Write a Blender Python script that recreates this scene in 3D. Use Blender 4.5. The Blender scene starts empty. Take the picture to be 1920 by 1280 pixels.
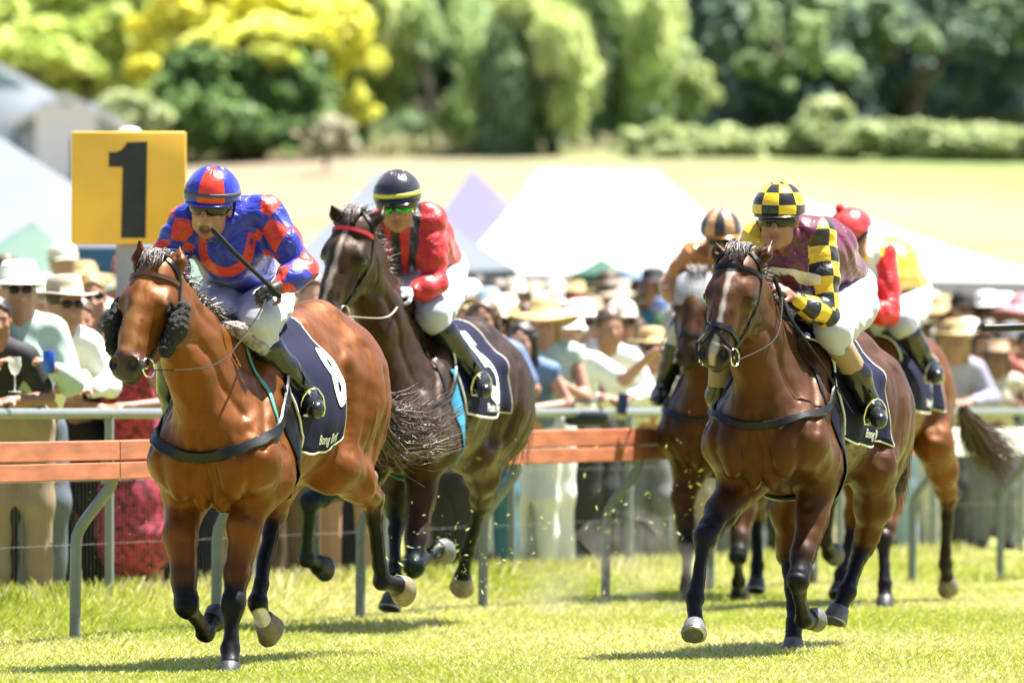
import bpy, bmesh, math, random
import numpy as np
from mathutils import Vector, Matrix
from mathutils.bvhtree import BVHTree
R = math.radians
random.seed(7); rng = np.random.default_rng(7)
C = bpy.context.scene.collection
sc = bpy.context.scene
# ------------------------------------------------------------------ camera
CAMZ, HY, FPX = 1.2, 765.0, 16000.0
cam_d = bpy.data.cameras.new("camera"); cam = bpy.data.objects.new("camera", cam_d); C.objects.link(cam)
cam.location = (0, 0, CAMZ); cam.rotation_euler = (R(90), 0, 0)
cam_d.lens = 300; cam_d.sensor_width = 36; cam_d.shift_y = (HY - 640) / 1920.0
cam_d.clip_start = 1; cam_d.clip_end = 3000
cam_d.dof.use_dof = True; cam_d.dof.focus_distance = 39.6; cam_d.dof.aperture_fstop = 3.6
sc.camera = cam
# ------------------------------------------------------------------ light
SUN_DIR = Vector((0.34, 0.14, 0.93)).normalized()
w = bpy.data.worlds.new("World"); sc.world = w; w.use_nodes = True
nt = w.node_tree; bg = nt.nodes["Background"]; sky = nt.nodes.new("ShaderNodeTexSky")
sky.sky_type = 'NISHITA'; sky.sun_disc = False
sky.sun_elevation = math.asin(SUN_DIR.z); sky.sun_rotation = math.atan2(SUN_DIR.x, SUN_DIR.y)
nt.links.new(sky.outputs[0], bg.inputs[0]); bg.inputs[1].default_value = 0.05
sd = bpy.data.lights.new("sun", 'SUN'); sun = bpy.data.objects.new("sun", sd); C.objects.link(sun)
sd.energy = 5.0; sd.angle = R(0.5); sd.color = (1, 0.955, 0.88)
sun.rotation_euler = SUN_DIR.to_track_quat('Z', 'Y').to_euler()
sc.view_settings.view_transform = 'Standard'; sc.view_settings.look = 'None'
sc.view_settings.exposure = 1.95; sc.view_settings.gamma = 1
sc.cycles.max_bounces = 6; sc.cycles.transparent_max_bounces = 12; sc.cycles.use_denoising = True
sc.cycles.caustics_reflective = False; sc.cycles.caustics_refractive = False

def P(px, py, d):
    "a photograph position at a real distance d in metres becomes a world point"
    return Vector(((px - 960) / FPX * d, d, CAMZ + (HY - py) / FPX * d))
def proj(p):
    return 960 + p[0] / p[1] * FPX, HY - (p[2] - CAMZ) / p[1] * FPX
# ------------------------------------------------------------------ tagging
def tag(o, label=None, cat=None, group=None, kind=None):
    if label: o['label'] = label
    if cat: o['category'] = cat
    if group: o['group'] = group
    if kind: o['kind'] = kind
    return o
def empty(name, loc, label=None, cat=None, group=None):
    o = bpy.data.objects.new(name, None); C.objects.link(o); o.location = loc; o.empty_display_size = .2
    return tag(o, label, cat, group)
def link(name, me, parent=None, m=None):
    o = bpy.data.objects.new(name, me); C.objects.link(o)
    if m is not None:
        for mm in (m if isinstance(m, (list, tuple)) else [m]): me.materials.append(mm)
    if parent is not None:
        o.parent = parent; o.matrix_parent_inverse = Matrix.Translation(-parent.location) if parent.parent is None else Matrix.Identity(4)
    return o
# ------------------------------------------------------------------ materials
MATS = {}
def mat(name, col=(.5, .5, .5), rough=.6, metal=0, spec=.5, attr=None, noise=0, nscale=20, bump=0, bscale=60, sheen=0,
        trans=0, coat=0, stretch=None, emit=None, alpha=1.0):
    if name in MATS: return MATS[name]
    m = bpy.data.materials.new(name); m.use_nodes = True; MATS[name] = m
    N = m.node_tree; n = N.nodes; L = N.links; b = n["Principled BSDF"]
    b.inputs['Base Color'].default_value = (*col, 1); b.inputs['Roughness'].default_value = rough
    b.inputs['Metallic'].default_value = metal; b.inputs['Specular IOR Level'].default_value = spec
    b.inputs['Coat Weight'].default_value = coat; b.inputs['Coat Roughness'].default_value = .15
    if sheen: b.inputs['Sheen Weight'].default_value = sheen
    if alpha < 1: b.inputs['Alpha'].default_value = alpha
    tc = n.new("ShaderNodeTexCoord"); vec = tc.outputs['Object']
    if stretch:
        mp = n.new("ShaderNodeMapping"); mp.inputs['Scale'].default_value = stretch
        L.new(vec, mp.inputs[0]); vec = mp.outputs[0]
    src = None
    if attr:
        a = n.new("ShaderNodeAttribute"); a.attribute_name = attr; src = a.outputs['Color']
    if noise:
        t = n.new("ShaderNodeTexNoise"); t.inputs['Scale'].default_value = nscale; t.inputs['Detail'].default_value = 4
        L.new(vec, t.inputs['Vector'])
        mr = n.new("ShaderNodeMapRange"); mr.inputs[3].default_value = 1 - noise; mr.inputs[4].default_value = 1 + noise
        mr.inputs[1].default_value = .3; mr.inputs[2].default_value = .7
        L.new(t.outputs[0], mr.inputs[0])
        mx = n.new("ShaderNodeVectorMath"); mx.operation = 'SCALE'
        if src is None: mx.inputs[0].default_value = col
        else: L.new(src, mx.inputs[0])
        L.new(mr.outputs[0], mx.inputs['Scale']); src = mx.outputs[0]
    if src is not None: L.new(src, b.inputs['Base Color'])
    if bump:
        t2 = n.new("ShaderNodeTexNoise"); t2.inputs['Scale'].default_value = bscale; t2.inputs['Detail'].default_value = 3
        L.new(vec, t2.inputs['Vector'])
        bp = n.new("ShaderNodeBump"); bp.inputs['Strength'].default_value = bump; bp.inputs['Distance'].default_value = .01
        L.new(t2.outputs[0], bp.inputs['Height']); L.new(bp.outputs[0], b.inputs['Normal'])
    if trans:
        tr = n.new("ShaderNodeBsdfTranslucent"); ms = n.new("ShaderNodeMixShader"); ms.inputs[0].default_value = trans
        if src is not None: L.new(src, tr.inputs[0])
        else: tr.inputs[0].default_value = (*col, 1)
        out = n["Material Output"]; L.new(b.outputs[0], ms.inputs[1]); L.new(tr.outputs[0], ms.inputs[2]); L.new(ms.outputs[0], out.inputs[0])
    return m
# ------------------------------------------------------------------ mesh helpers
def npmesh(name, V, F, smooth=True, cols=None, attrs=None):
    me = bpy.data.meshes.new(name); V = np.asarray(V, np.float32); F = np.asarray(F, np.int32)
    k = F.shape[1]
    me.vertices.add(len(V)); me.vertices.foreach_set('co', V.ravel())
    me.loops.add(F.size); me.loops.foreach_set('vertex_index', F.ravel())
    me.polygons.add(len(F)); me.polygons.foreach_set('loop_start', np.arange(0, F.size, k, dtype=np.int32))
    me.polygons.foreach_set('use_smooth', np.full(len(F), smooth))
    if cols is not None:
        a = me.attributes.new('Col', 'FLOAT_COLOR', 'POINT')
        cc = np.ones((len(V), 4), np.float32); cc[:, :3] = cols; a.data.foreach_set('color', cc.ravel())
    for nm, arr in (attrs or {}).items():
        a = me.attributes.new(nm, 'FLOAT', 'POINT'); a.data.foreach_set('value', np.asarray(arr, np.float32))
    me.update(calc_edges=True); me.validate()
    return me
class MB:
    "collects boxes, tubes, sheets and lathes; build() links them as one mesh object"
    def __init__(s): s.bm = bmesh.new()
    def tube(s, pts, r, n=8, caps=True, squash=None):
        pts = [Vector(p) for p in pts]; rs = r if isinstance(r, (list, tuple)) else [r] * len(pts)
        rings = []; up = None
        for i, p in enumerate(pts):
            t = (pts[min(i + 1, len(pts) - 1)] - pts[max(i - 1, 0)]).normalized()
            if up is None: up = Vector((0, 0, 1)) if abs(t.z) < .9 else Vector((1, 0, 0))
            x = t.cross(up).normalized(); y = x.cross(t).normalized(); up = y
            if squash: x, y = x * squash[0], y * squash[1]
            rings.append([s.bm.verts.new(p + rs[i] * (math.cos(a) * x + math.sin(a) * y)) for a in [2 * math.pi * j / n for j in range(n)]])
        for A, B in zip(rings, rings[1:]):
            for j in range(n): s.bm.faces.new((A[j], A[(j + 1) % n], B[(j + 1) % n], B[j]))
        if caps:
            s.bm.faces.new(rings[0][::-1]); s.bm.faces.new(rings[-1])
        return s
    def box(s, c, size, rot=None, bev=0):
        r = bmesh.ops.create_cube(s.bm, size=1); vs = r['verts']
        M = Matrix.Translation(Vector(c)) @ (rot.to_4x4() if rot is not None else Matrix.Identity(4)) @ Matrix.Diagonal((*size, 1))
        bmesh.ops.transform(s.bm, matrix=M, verts=vs)
        if bev:
            es = list({e for v in vs for e in v.link_edges}); bmesh.ops.bevel(s.bm, geom=es, offset=bev, segments=2, affect='EDGES', profile=.5)
        return s
    def grid(s, G, closed=False):
        vs = [[s.bm.verts.new(Vector(p)) for p in row] for row in G]
        for A, B in zip(vs, vs[1:]):
            m = len(A)
            for j in range(m if closed else m - 1): s.bm.faces.new((A[j], A[(j + 1) % m], B[(j + 1) % m], B[j]))
        return vs
    def poly(s, pts, thick=None):
        vs = [s.bm.verts.new(Vector(p)) for p in pts]; f = s.bm.faces.new(vs)
        if thick is not None:
            r = bmesh.ops.extrude_face_region(s.bm, geom=[f]); bmesh.ops.translate(s.bm, vec=Vector(thick), verts=[v for v in r['geom'] if isinstance(v, bmesh.types.BMVert)])
        return s
    def ring(s, c, axis, R_, r, n=24, m=6):
        axis = Vector(axis).normalized(); u = axis.orthogonal().normalized(); v = axis.cross(u)
        G = []
        for i in range(n + 1):
            a = 2 * math.pi * i / n; d = math.cos(a) * u + math.sin(a) * v; o = Vector(c) + d * R_
            G.append([o + r * (math.cos(b) * d + math.sin(b) * axis) for b in [2 * math.pi * j / m for j in range(m)]])
        s.grid(G, closed=True); return s
    def build(s, name, m, parent=None, smooth=True):
        bmesh.ops.remove_doubles(s.bm, verts=s.bm.verts, dist=1e-5)
        bmesh.ops.recalc_face_normals(s.bm, faces=s.bm.faces)
        me = bpy.data.meshes.new(name); s.bm.to_mesh(me); s.bm.free()
        me.polygons.foreach_set('use_smooth', [smooth] * len(me.polygons))
        if smooth:
            try: me.set_sharp_from_angle(angle=R(45))
            except Exception: pass
        return link(name, me, parent, m)
# ------------------------------------------------------------------ implicit surfaces
V3 = lambda p: np.asarray(p, np.float32)
class SDF:
    def __init__(s): s.P = []
    def cap(s, a, b, ra, rb, k=.03, col=None, flat=None, op='u', cs=1.0, tagn=0):
        s.P.append(('c', V3(a), V3(b), float(ra), float(rb), k, col, None if flat is None else (V3(Vector(flat[0]).normalized()), float(flat[1])), op, tagn)); return s
    def chain(s, pts, rs, **kw):
        for i in range(len(pts) - 1): s.cap(pts[i], pts[i + 1], rs[i], rs[i + 1], **kw)
        return s
    def ell(s, c, r, ax=None, k=.03, col=None, op='u', tagn=0):
        A = np.eye(3, dtype=np.float32) if ax is None else np.array([list(v) for v in ax], np.float32)
        s.P.append(('e', V3(c), A, V3(r), None, k, col, None, op, tagn)); return s
    @staticmethod
    def dist(p, pr):
        if pr[0] == 'c':
            a, b, ra, rb, flat = pr[1], pr[2], pr[3], pr[4], pr[7]; f = 1
            if flat is not None:
                u, f = flat; q = (1 / f - 1)
                p = p + (p @ u)[..., None] * (q * u); a = a + (a @ u) * q * u; b = b + (b @ u) * q * u
            ab = b - a; L2 = float(ab @ ab) + 1e-9; pa = p - a
            t = np.clip((pa @ ab) / L2, 0, 1)
            d = np.linalg.norm(pa - t[..., None] * ab, axis=-1) - (ra + (rb - ra) * t)
            return d * min(f, 1)
        q = (p - pr[1]) @ pr[2].T; r = pr[3]
        k0 = np.linalg.norm(q / r, axis=-1); k1 = np.linalg.norm(q / (r * r), axis=-1) + 1e-9
        return k0 * (k0 - 1) / k1
    @staticmethod
    def bbox(pr, m):
        if pr[0] == 'c':
            f = max(1, pr[7][1]) if pr[7] is not None else 1; r = max(pr[3], pr[4]) * f + m
            return np.minimum(pr[1], pr[2]) - r, np.maximum(pr[1], pr[2]) + r
        r = np.sqrt(((pr[2].T * pr[3]) ** 2).sum(1)) + m
        return pr[1] - r, pr[1] + r
    def mesh(s, name, res, smooth_it=2, warp=None, color=(.5, .5, .5), sigma=.012, tags=False, colfn=None, attrs=None, grow=0.0):
        lo = np.min([s.bbox(p, .02)[0] for p in s.P if p[8] == 'u'], 0) - 2 * res - grow; hi = np.max([s.bbox(p, .02)[1] for p in s.P if p[8] == 'u'], 0) + 2 * res + grow
        n = np.ceil((hi - lo) / res).astype(int) + 1
        D = np.full(n, .5, np.float32)
        ax = [(lo[i] + res * np.arange(n[i])).astype(np.float32) for i in range(3)]
        for pr in s.P:
            k = pr[5]; m = k + 3 * res + grow; a, b = s.bbox(pr, m)
            i0 = np.clip(np.floor((a - lo) / res).astype(int), 0, n - 1); i1 = np.clip(np.ceil((b - lo) / res).astype(int) + 1, 1, n)
            if (i1 <= i0).any(): continue
            sl = tuple(slice(i0[i], i1[i]) for i in range(3))
            X, Y, Z = np.meshgrid(ax[0][sl[0]], ax[1][sl[1]], ax[2][sl[2]], indexing='ij')
            p = np.stack([X, Y, Z], -1)
            d = s.dist(p, pr) - (grow if pr[8] == 'u' else 0); E = D[sl]
            if pr[8] == 'u':
                h = np.clip(.5 + .5 * (E - d) / k, 0, 1); D[sl] = E + (d - E) * h - k * h * (1 - h)
            else:
                h = np.clip(.5 - .5 * (E + d) / k, 0, 1); D[sl] = E + (-d - E) * h + k * h * (1 - h)
        if warp is not None:
            near = np.argwhere(np.abs(D) < .05)
            pts = (lo + near * res).astype(np.float32); D[near[:, 0], near[:, 1], near[:, 2]] += warp(pts).astype(np.float32)
        V, F = nets(D, lo, res)
        if smooth_it: V = lap(V, F, smooth_it)
        # colours
        W = np.zeros(len(V), np.float32); CO = np.zeros((len(V), 3), np.float32); best = np.full(len(V), 9., np.float32); TG = np.zeros(len(V), np.int32)
        for pr in s.P:
            a, b = s.bbox(pr, .05 + grow); mk = ((V > a) & (V < b)).all(1)
            if not mk.any(): continue
            dd = s.dist(V[mk], pr)
            if pr[8] != 'u': dd = np.abs(dd) if pr[6] is not None else dd * 0 + 9
            wgt = np.exp(-np.clip(dd, -.03, 9) / sigma) * (4 if pr[8] != 'u' else 1)
            c = np.array(pr[6] if pr[6] is not None else color, np.float32)
            W[mk] += wgt; CO[mk] += wgt[:, None] * c
            if tags and pr[8] == 'u':
                ix = np.where(mk)[0]; u = dd < best[ix]; best[ix[u]] = dd[u]; TG[ix[u]] = pr[9]
        CO = np.where(W[:, None] > 1e-12, CO / np.maximum(W, 1e-12)[:, None], np.array(color, np.float32))
        if colfn is not None: CO = colfn(V, CO)
        at = attrs(V) if attrs else None
        if tags: return V, F, CO, TG
        return npmesh(name, V, F, True, CO, at)
def nets(D, lo, res):
    S = D < 0
    cnt = sum(S[i:S.shape[0] - 1 + i, j:S.shape[1] - 1 + j, k:S.shape[2] - 1 + k].astype(np.int8) for i in (0, 1) for j in (0, 1) for k in (0, 1))
    act = np.argwhere((cnt > 0) & (cnt < 8)); idx = np.full(cnt.shape, -1, np.int32); idx[act[:, 0], act[:, 1], act[:, 2]] = np.arange(len(act))
    acc = np.zeros((len(act), 3), np.float32); num = np.zeros(len(act), np.float32)
    cor = [(i, j, k) for i in (0, 1) for j in (0, 1) for k in (0, 1)]
    val = {c: D[act[:, 0] + c[0], act[:, 1] + c[1], act[:, 2] + c[2]] for c in cor}
    for c in cor:
        for axx in range(3):
            if c[axx]: continue
            e = list(c); e[axx] = 1; e = tuple(e); a, b = val[c], val[e]; m = (a < 0) != (b < 0)
            t = np.where(m, a / np.where(m, a - b, 1), 0); q = np.zeros((len(act), 3), np.float32); q[:] = c; q[:, axx] += t
            acc += q * m[:, None]; num += m
    V = lo + (act + acc / num[:, None]) * res
    Q = []
    for axx in range(3):
        o1, o2 = [(1, 2), (2, 0), (0, 1)][axx]
        a = S; sl0 = [slice(None)] * 3; sl1 = [slice(None)] * 3; sl0[axx] = slice(0, -1); sl1[axx] = slice(1, None)
        diff = a[tuple(sl0)] != a[tuple(sl1)]; E = np.argwhere(diff)
        E = E[(E[:, o1] > 0) & (E[:, o2] > 0) & (E[:, o1] < S.shape[o1] - 1) & (E[:, o2] < S.shape[o2] - 1)]
        ins = S[E[:, 0], E[:, 1], E[:, 2]]
        def g(d1, d2):
            q = E.copy(); q[:, o1] -= d1; q[:, o2] -= d2; return idx[q[:, 0], q[:, 1], q[:, 2]]
        f = np.stack([g(1, 1), g(0, 1), g(0, 0), g(1, 0)], 1); f[~ins] = f[~ins][:, ::-1]; Q.append(f)
    Q = np.concatenate(Q); Q = Q[(Q >= 0).all(1)]
    return V.astype(np.float32), Q
def lap(V, F, it):
    for _ in range(it):
        acc = np.zeros_like(V, dtype=np.float64); n = np.zeros(len(V))
        for a, b in ((0, 1), (1, 2), (2, 3), (3, 0)):
            for i, j in ((a, b), (b, a)):
                for c in range(3): acc[:, c] += np.bincount(F[:, i], V[F[:, j], c], len(V))
                n += np.bincount(F[:, i], minlength=len(V))
        V = (V + .6 * (acc / np.maximum(n, 1)[:, None] - V)).astype(np.float32)
    return V
def vnoise(p, scale, seed=0):
    "cheap smooth value noise"
    q = p * scale + seed * 17.3
    return (np.sin(q[:, 0] * 1.7 + 1.3 * np.sin(q[:, 1] * 1.1 + seed)) * np.sin(q[:, 1] * 1.9 + 1.1 * np.sin(q[:, 2] * 1.3)) + np.sin(q[:, 2] * 2.1 + 1.7 * np.sin(q[:, 0] * .9 + 2))) * .5
def unit(v): return Vector(v).normalized()
def submesh(V, F, CO, keep):
    fk = keep[F].all(1); f = F[fk]; used = np.unique(f); mp = np.full(len(V), -1); mp[used] = np.arange(len(used))
    return V[used], mp[f], CO[used]
# ================================================================== GROUND
def sstep(a, b, x):
    t = np.clip((x - a) / (b - a), 0, 1); return t * t * (3 - 2 * t)
RS = .304                                   # the rail runs away to the right: x = -2.19 + .304 (y - 42.7)
def railx(y): return -2.19 + RS * (y - 42.7)
def vperp(x, y): return (railx(y) - x) * .957
def gz(x, y):
    x = np.asarray(x, float); y = np.asarray(y, float); v = vperp(x, y)
    z = .13 * sstep(.2, 1.6, v) * (1 - .6 * sstep(50, 66, y)) + .075 * np.clip(v - 1.9, 0, 6)
    z = z - .07 * sstep(54, 62, y) * sstep(.8, -.3, v)
    far = np.clip(y - 86, 0, None)
    z = z + .0596 * np.minimum(far, 104) + .012 * np.clip(far - 104, 0, None) + .30 * sstep(95, 130, y) * np.sin(x * .11 + 1) 
    return z + .012 * np.sin(x * 2.1 + y * .7) * sstep(60, 38, y)
def gzf(x, y): return float(gz(x, y))
ys = np.concatenate([np.linspace(5, 36, 10), np.linspace(36.5, 70, 110), np.linspace(71, 130, 50), np.linspace(132, 420, 60)])
us = np.linspace(-1, 1, 101)
V = []
for y in ys:
    wd = 14 + .22 * y
    x = us * wd; V.append(np.stack([x, np.full_like(x, y), gz(x, y)], 1))
V = np.concatenate(V); n = len(us)
F = np.array([(i * n + j, i * n + j + 1, (i + 1) * n + j + 1, (i + 1) * n + j) for i in range(len(ys) - 1) for j in range(n - 1)])
def ground_mat():
    m = bpy.data.materials.new("field_ground"); m.use_nodes = True; N = m.node_tree; n_ = N.nodes; L = N.links; b = n_["Principled BSDF"]
    b.inputs['Roughness'].default_value = .9; b.inputs['Specular IOR Level'].default_value = .1
    g = n_.new("ShaderNodeNewGeometry"); sp = n_.new("ShaderNodeSeparateXYZ"); L.new(g.outputs['Position'], sp.inputs[0])
    def noise(scale, det=4):
        t = n_.new("ShaderNodeTexNoise"); t.inputs['Scale'].default_value = scale; t.inputs['Detail'].default_value = det; L.new(g.outputs['Position'], t.inputs['Vector']); return t.outputs[0]
    def ramp(src, stops):
        r = n_.new("ShaderNodeValToRGB"); L.new(src, r.inputs[0]); e = r.color_ramp.elements
        e[0].position, e[0].color = stops[0][0], (*stops[0][1], 1); e[1].position, e[1].color = stops[-1][0], (*stops[-1][1], 1)
        for p, c in stops[1:-1]:
            x = e.new(p); x.color = (*c, 1)
        return r.outputs[0]
    def mix(f, a, c):
        x = n_.new("ShaderNodeMix"); x.data_type = 'RGBA'; L.new(f, x.inputs[0]); L.new(a, x.inputs[6]); L.new(c, x.inputs[7]); return x.outputs[2]
    def rng_(src, a, c):
        x = n_.new("ShaderNodeMapRange"); x.interpolation_type = 'SMOOTHSTEP'; x.inputs[1].default_value = a; x.inputs[2].default_value = c; L.new(src, x.inputs[0]); return x.outputs[0]
    turf = ramp(noise(9), [(.3, (.14, .17, .04)), (.5, (.24, .26, .07)), (.7, (.36, .33, .14))])
    straw = ramp(noise(.22, 6), [(.3, (.155, .15, .072)), (.46, (.205, .172, .115)), (.7, (.25, .20, .142))])
    green = ramp(noise(.5), [(.3, (.12, .17, .05)), (.7, (.20, .215, .085))])
    # a greener band lies in front of the far trees
    ad = n_.new("ShaderNodeMath"); ad.operation = 'MULTIPLY_ADD'; L.new(noise(.05, 2), ad.inputs[0]); ad.inputs[1].default_value = 30; L.new(sp.outputs[1], ad.inputs[2])
    ax = n_.new("ShaderNodeMath"); ax.operation = 'MULTIPLY_ADD'; L.new(sp.outputs[0], ax.inputs[0]); ax.inputs[1].default_value = 2.6; L.new(ad.outputs[0], ax.inputs[2])
    far = mix(rng_(ax.outputs[0], 186, 216), straw, green)
    L.new(mix(rng_(sp.outputs[1], 70, 90), turf, far), b.inputs['Base Color'])
    bp = n_.new("ShaderNodeBump"); bp.inputs['Strength'].default_value = .5; bp.inputs['Distance'].default_value = .03; L.new(noise(30), bp.inputs['Height']); L.new(bp.outputs[0], b.inputs['Normal'])
    return m
tag(link("ground", npmesh("ground", V, F), None, ground_mat()), kind='structure')
# ------------------------------------------------------------------ turf: short blades, one sheet of grass
def blades(x, y, h, wdt, lean, cols):
    n = len(x); z = gz(x, y); a = rng.uniform(0, np.pi, n); dx, dy = np.cos(a) * wdt / 2, np.sin(a) * wdt / 2
    lx, ly = rng.normal(0, 1, n) * lean * h, rng.normal(0, 1, n) * lean * h
    B = np.empty((n, 4, 3), np.float32)
    B[:, 0] = np.stack([x - dx, y - dy, z - .01], 1); B[:, 1] = np.stack([x + dx, y + dy, z - .01], 1)
    B[:, 2] = np.stack([x + dx * .7 + lx * .4, y + dy * .7 + ly * .4, z + h * .6], 1); B[:, 3] = np.stack([x + lx, y + ly, z + h], 1)
    F = np.arange(n)[:, None] * 4 + np.array([[0, 1, 2, 3]]); F = F.reshape(-1, 4)
    return B.reshape(-1, 3), F, np.repeat(cols, 4, 0)
def gcol(n, x, y):
    t = rng.random(n)[:, None]; pn = (np.sin(x * 1.3 + y * .31) + np.sin(x * .5 - y * .9 + 2) + 1.2 * np.sin(x * .8 + 1.3 * np.sin(y * .45)) * np.sin(y * .6 + x * .4) + rng.normal(0, .8, n))[:, None] * .25
    a = np.array([.38, .46, .06]); b = np.array([.66, .65, .13]); c = np.array([.80, .75, .42])
    col = a + (b - a) * np.clip(t + pn * .5, 0, 1); dry = (rng.random(n)[:, None] < .38 + pn * .5); return np.where(dry, c * (.75 + .4 * t), col)
y = 36.6 + 21.5 * rng.random(330000) ** 1.25; x = (rng.random(len(y)) * 2 - 1) * (.064 * y + .1)
ok = vperp(x, y) < 1.5; x, y = x[ok], y[ok]
h = rng.uniform(.015, .045, len(x)) * (1 + .6 * sstep(-.9, 0, vperp(x, y)))
parts = [blades(x, y, h, .006, .55, gcol(len(x), x, y))]
# longer tufts under the rail and along the crowd fence
y2 = rng.uniform(41, 66, 24000); x2 = railx(y2) - rng.normal(.7, .45, len(y2)); parts.append(blades(x2, y2, rng.uniform(.025, .08, len(x2)), .009, .4, gcol(len(x2), x2, y2) * .95))
y3 = rng.uniform(42, 66, 9000); x3 = railx(y3) - 1.45 - rng.normal(0, .12, len(y3)); parts.append(blades(x3, y3, rng.uniform(.05, .15, len(x3)), .011, .25, gcol(len(x3), x3, y3) * .9))
off = 0; VV = []; FF = []; CC = []
for v_, f_, c_ in parts: VV.append(v_); FF.append(f_ + off); CC.append(c_); off += len(v_)
tag(link("grass", npmesh("grass", np.concatenate(VV), np.concatenate(FF), False, np.concatenate(CC)), None,
         mat("grass_blade", rough=.5, spec=.3, attr='Col', trans=.5)), kind='stuff')
# clippings thrown up by the hooves
def clips(n, spots, smin, smax, fcol):
    v = []; c = []
    for i in range(n):
        cx, cy, d, sx, sy = spots[rng.integers(len(spots))]
        p = np.array(P(cx + rng.normal(0, sx), cy + rng.normal(0, sy), d + rng.normal(0, .5)))
        if p[2] < .02: p[2] = .02 + rng.random() * .3
        u = rng.normal(0, 1, 3); u /= np.linalg.norm(u); q = np.cross(u, rng.normal(0, 1, 3)); q /= np.linalg.norm(q)
        l = rng.uniform(smin, smax); w_ = rng.uniform(.15, .35) * l
        v += [p - u * l / 2, p + q * w_ / 2, p + u * l / 2, p - q * w_ / 2]; c += [fcol()] * 4
    F = np.arange(len(v)).reshape(-1, 4); return np.array(v), F, np.array(c)
S1 = [(880, 1010, 44.5, 60, 60), (1060, 960, 46, 90, 80), (1180, 1000, 47, 70, 60), (830, 1060, 44, 60, 40), (1290, 960, 47, 60, 70), (1740, 960, 50, 70, 70), (200, 950, 42, 120, 100)]
a1 = clips(220, S1[:5], .012, .045, lambda: [(.30, .42, .06), (.45, .5, .12), (.5, .48, .25)][rng.integers(3)])
tag(link("grass_clippings", npmesh("grass_clippings", *a1[:2], False, a1[2]), None, mat("clipping", rough=.6, attr='Col', trans=.3)), kind='stuff')
a2 = clips(420, S1, .004, .011, lambda: [(.7, .65, .5), (.4, .33, .22), (.55, .5, .3)][rng.integers(3)])
tag(link("flying_dirt", npmesh("flying_dirt", *a2[:2], False, a2[2]), None, mat("dirt_fleck", rough=.8, attr='Col')), kind='stuff')
def dust():
    m = bpy.data.materials.new("dust_air"); m.use_nodes = True; N = m.node_tree; N.nodes.remove(N.nodes["Principled BSDF"]); v = N.nodes.new("ShaderNodeVolumePrincipled")
    v.inputs['Color'].default_value = (.9, .82, .68, 1); t = N.nodes.new("ShaderNodeTexNoise"); t.inputs['Scale'].default_value = 4; tc = N.nodes.new("ShaderNodeTexCoord"); N.links.new(tc.outputs['Object'], t.inputs['Vector'])
    mr = N.nodes.new("ShaderNodeMapRange"); mr.inputs[1].default_value = .45; mr.inputs[2].default_value = .75; mr.inputs[4].default_value = .9; N.links.new(t.outputs[0], mr.inputs[0]); N.links.new(mr.outputs[0], v.inputs['Density'])
    N.links.new(v.outputs[0], N.nodes["Material Output"].inputs['Volume'])
    mb = MB(); c = P(1150, 1090, 48.5)
    for dx, dz, r in ((0, .05, .34), (.3, .0, .28), (-.32, .02, .25), (.1, .22, .24)):
        bmesh.ops.create_icosphere(mb.bm, subdivisions=2, radius=r, matrix=Matrix.Translation(c + Vector((dx, dx * .5, dz))))
    o = mb.build("dust_cloud", m); tag(o, kind='stuff')
dust()
# ================================================================== RAIL
def along(px, v=0.0):
    "point on the line v metres behind the rail that stands at picture column px"
    c = (px - 960) / FPX; y = (2.19 + RS * 42.7 + v / .957) / (RS - c); return Vector((railx(y) - v / .957, y, 0))
rd = Vector((RS, 1, 0)).normalized(); rn = Vector((rd.y, -rd.x, 0))      # along the rail, towards the track
posts_px = [140, 405, 675, 905, 1135, 1330, 1525, 1710, 1875]
PP = [along(p) for p in posts_px]; PP = [PP[0] - (PP[1] - PP[0])] + PP + [PP[-1] + (PP[-1] - PP[-2])]
post_y = {0: 0}
def rail_top(y): return float(np.interp(y, [40, 42.7, 47, 54, 60, 66], [1.035, 1.04, 1.065, 1.085, 1.06, 1.05]))
rail = empty("running_rail", (PP[0].x, PP[0].y, 0), "orange-brown board running rail on bent grey posts, turning white at the right", "rail")
m_or = mat("rail_orange", (.36, .115, .055), rough=.55, noise=.3, nscale=3, stretch=(1, 1, 6))
m_wh = mat("rail_white", (.62, .66, .60), rough=.5, noise=.06, nscale=3)
m_gp = mat("post_grey", (.13, .155, .165), rough=.42, noise=.12, nscale=14)
m_gap = mat("rail_gap", (.09, .03, .02), rough=.8)
off_n = .215
for i in range(len(PP) - 1):
    a, b = PP[i], PP[i + 1]; q = .03
    A = a + rn * off_n + rd * .006; B = b + rn * off_n - rd * .006
    white = a.y > 57
    sec = []
    for p, e in ((A, 0), (B, 1)):
        t = rail_top(p.y)
        sec.append((p, t))
    for nm, z0, z1, mm in (("upper_board", -.10, 0, m_wh if white else m_or), ("lower_board", -.195, -.108, m_wh if white else m_or)):
        mb = MB(); G = []
        for p, t in sec:
            G.append([p + rn * s + Vector((0, 0, t + z)) for s, z in ((-.02, z0 + .006), (-.02, z1 - .006), (-.013, z1), (.020, z1), (.027, z1 - .006), (.027, z0 + .006), (.02, z0), (-.013, z0))])
        mb.grid(G, closed=True); mb.bm.faces.new([v for v in mb.bm.verts[:0]]) if False else None
        o = mb.build(nm, mm, rail, smooth=False)
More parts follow.
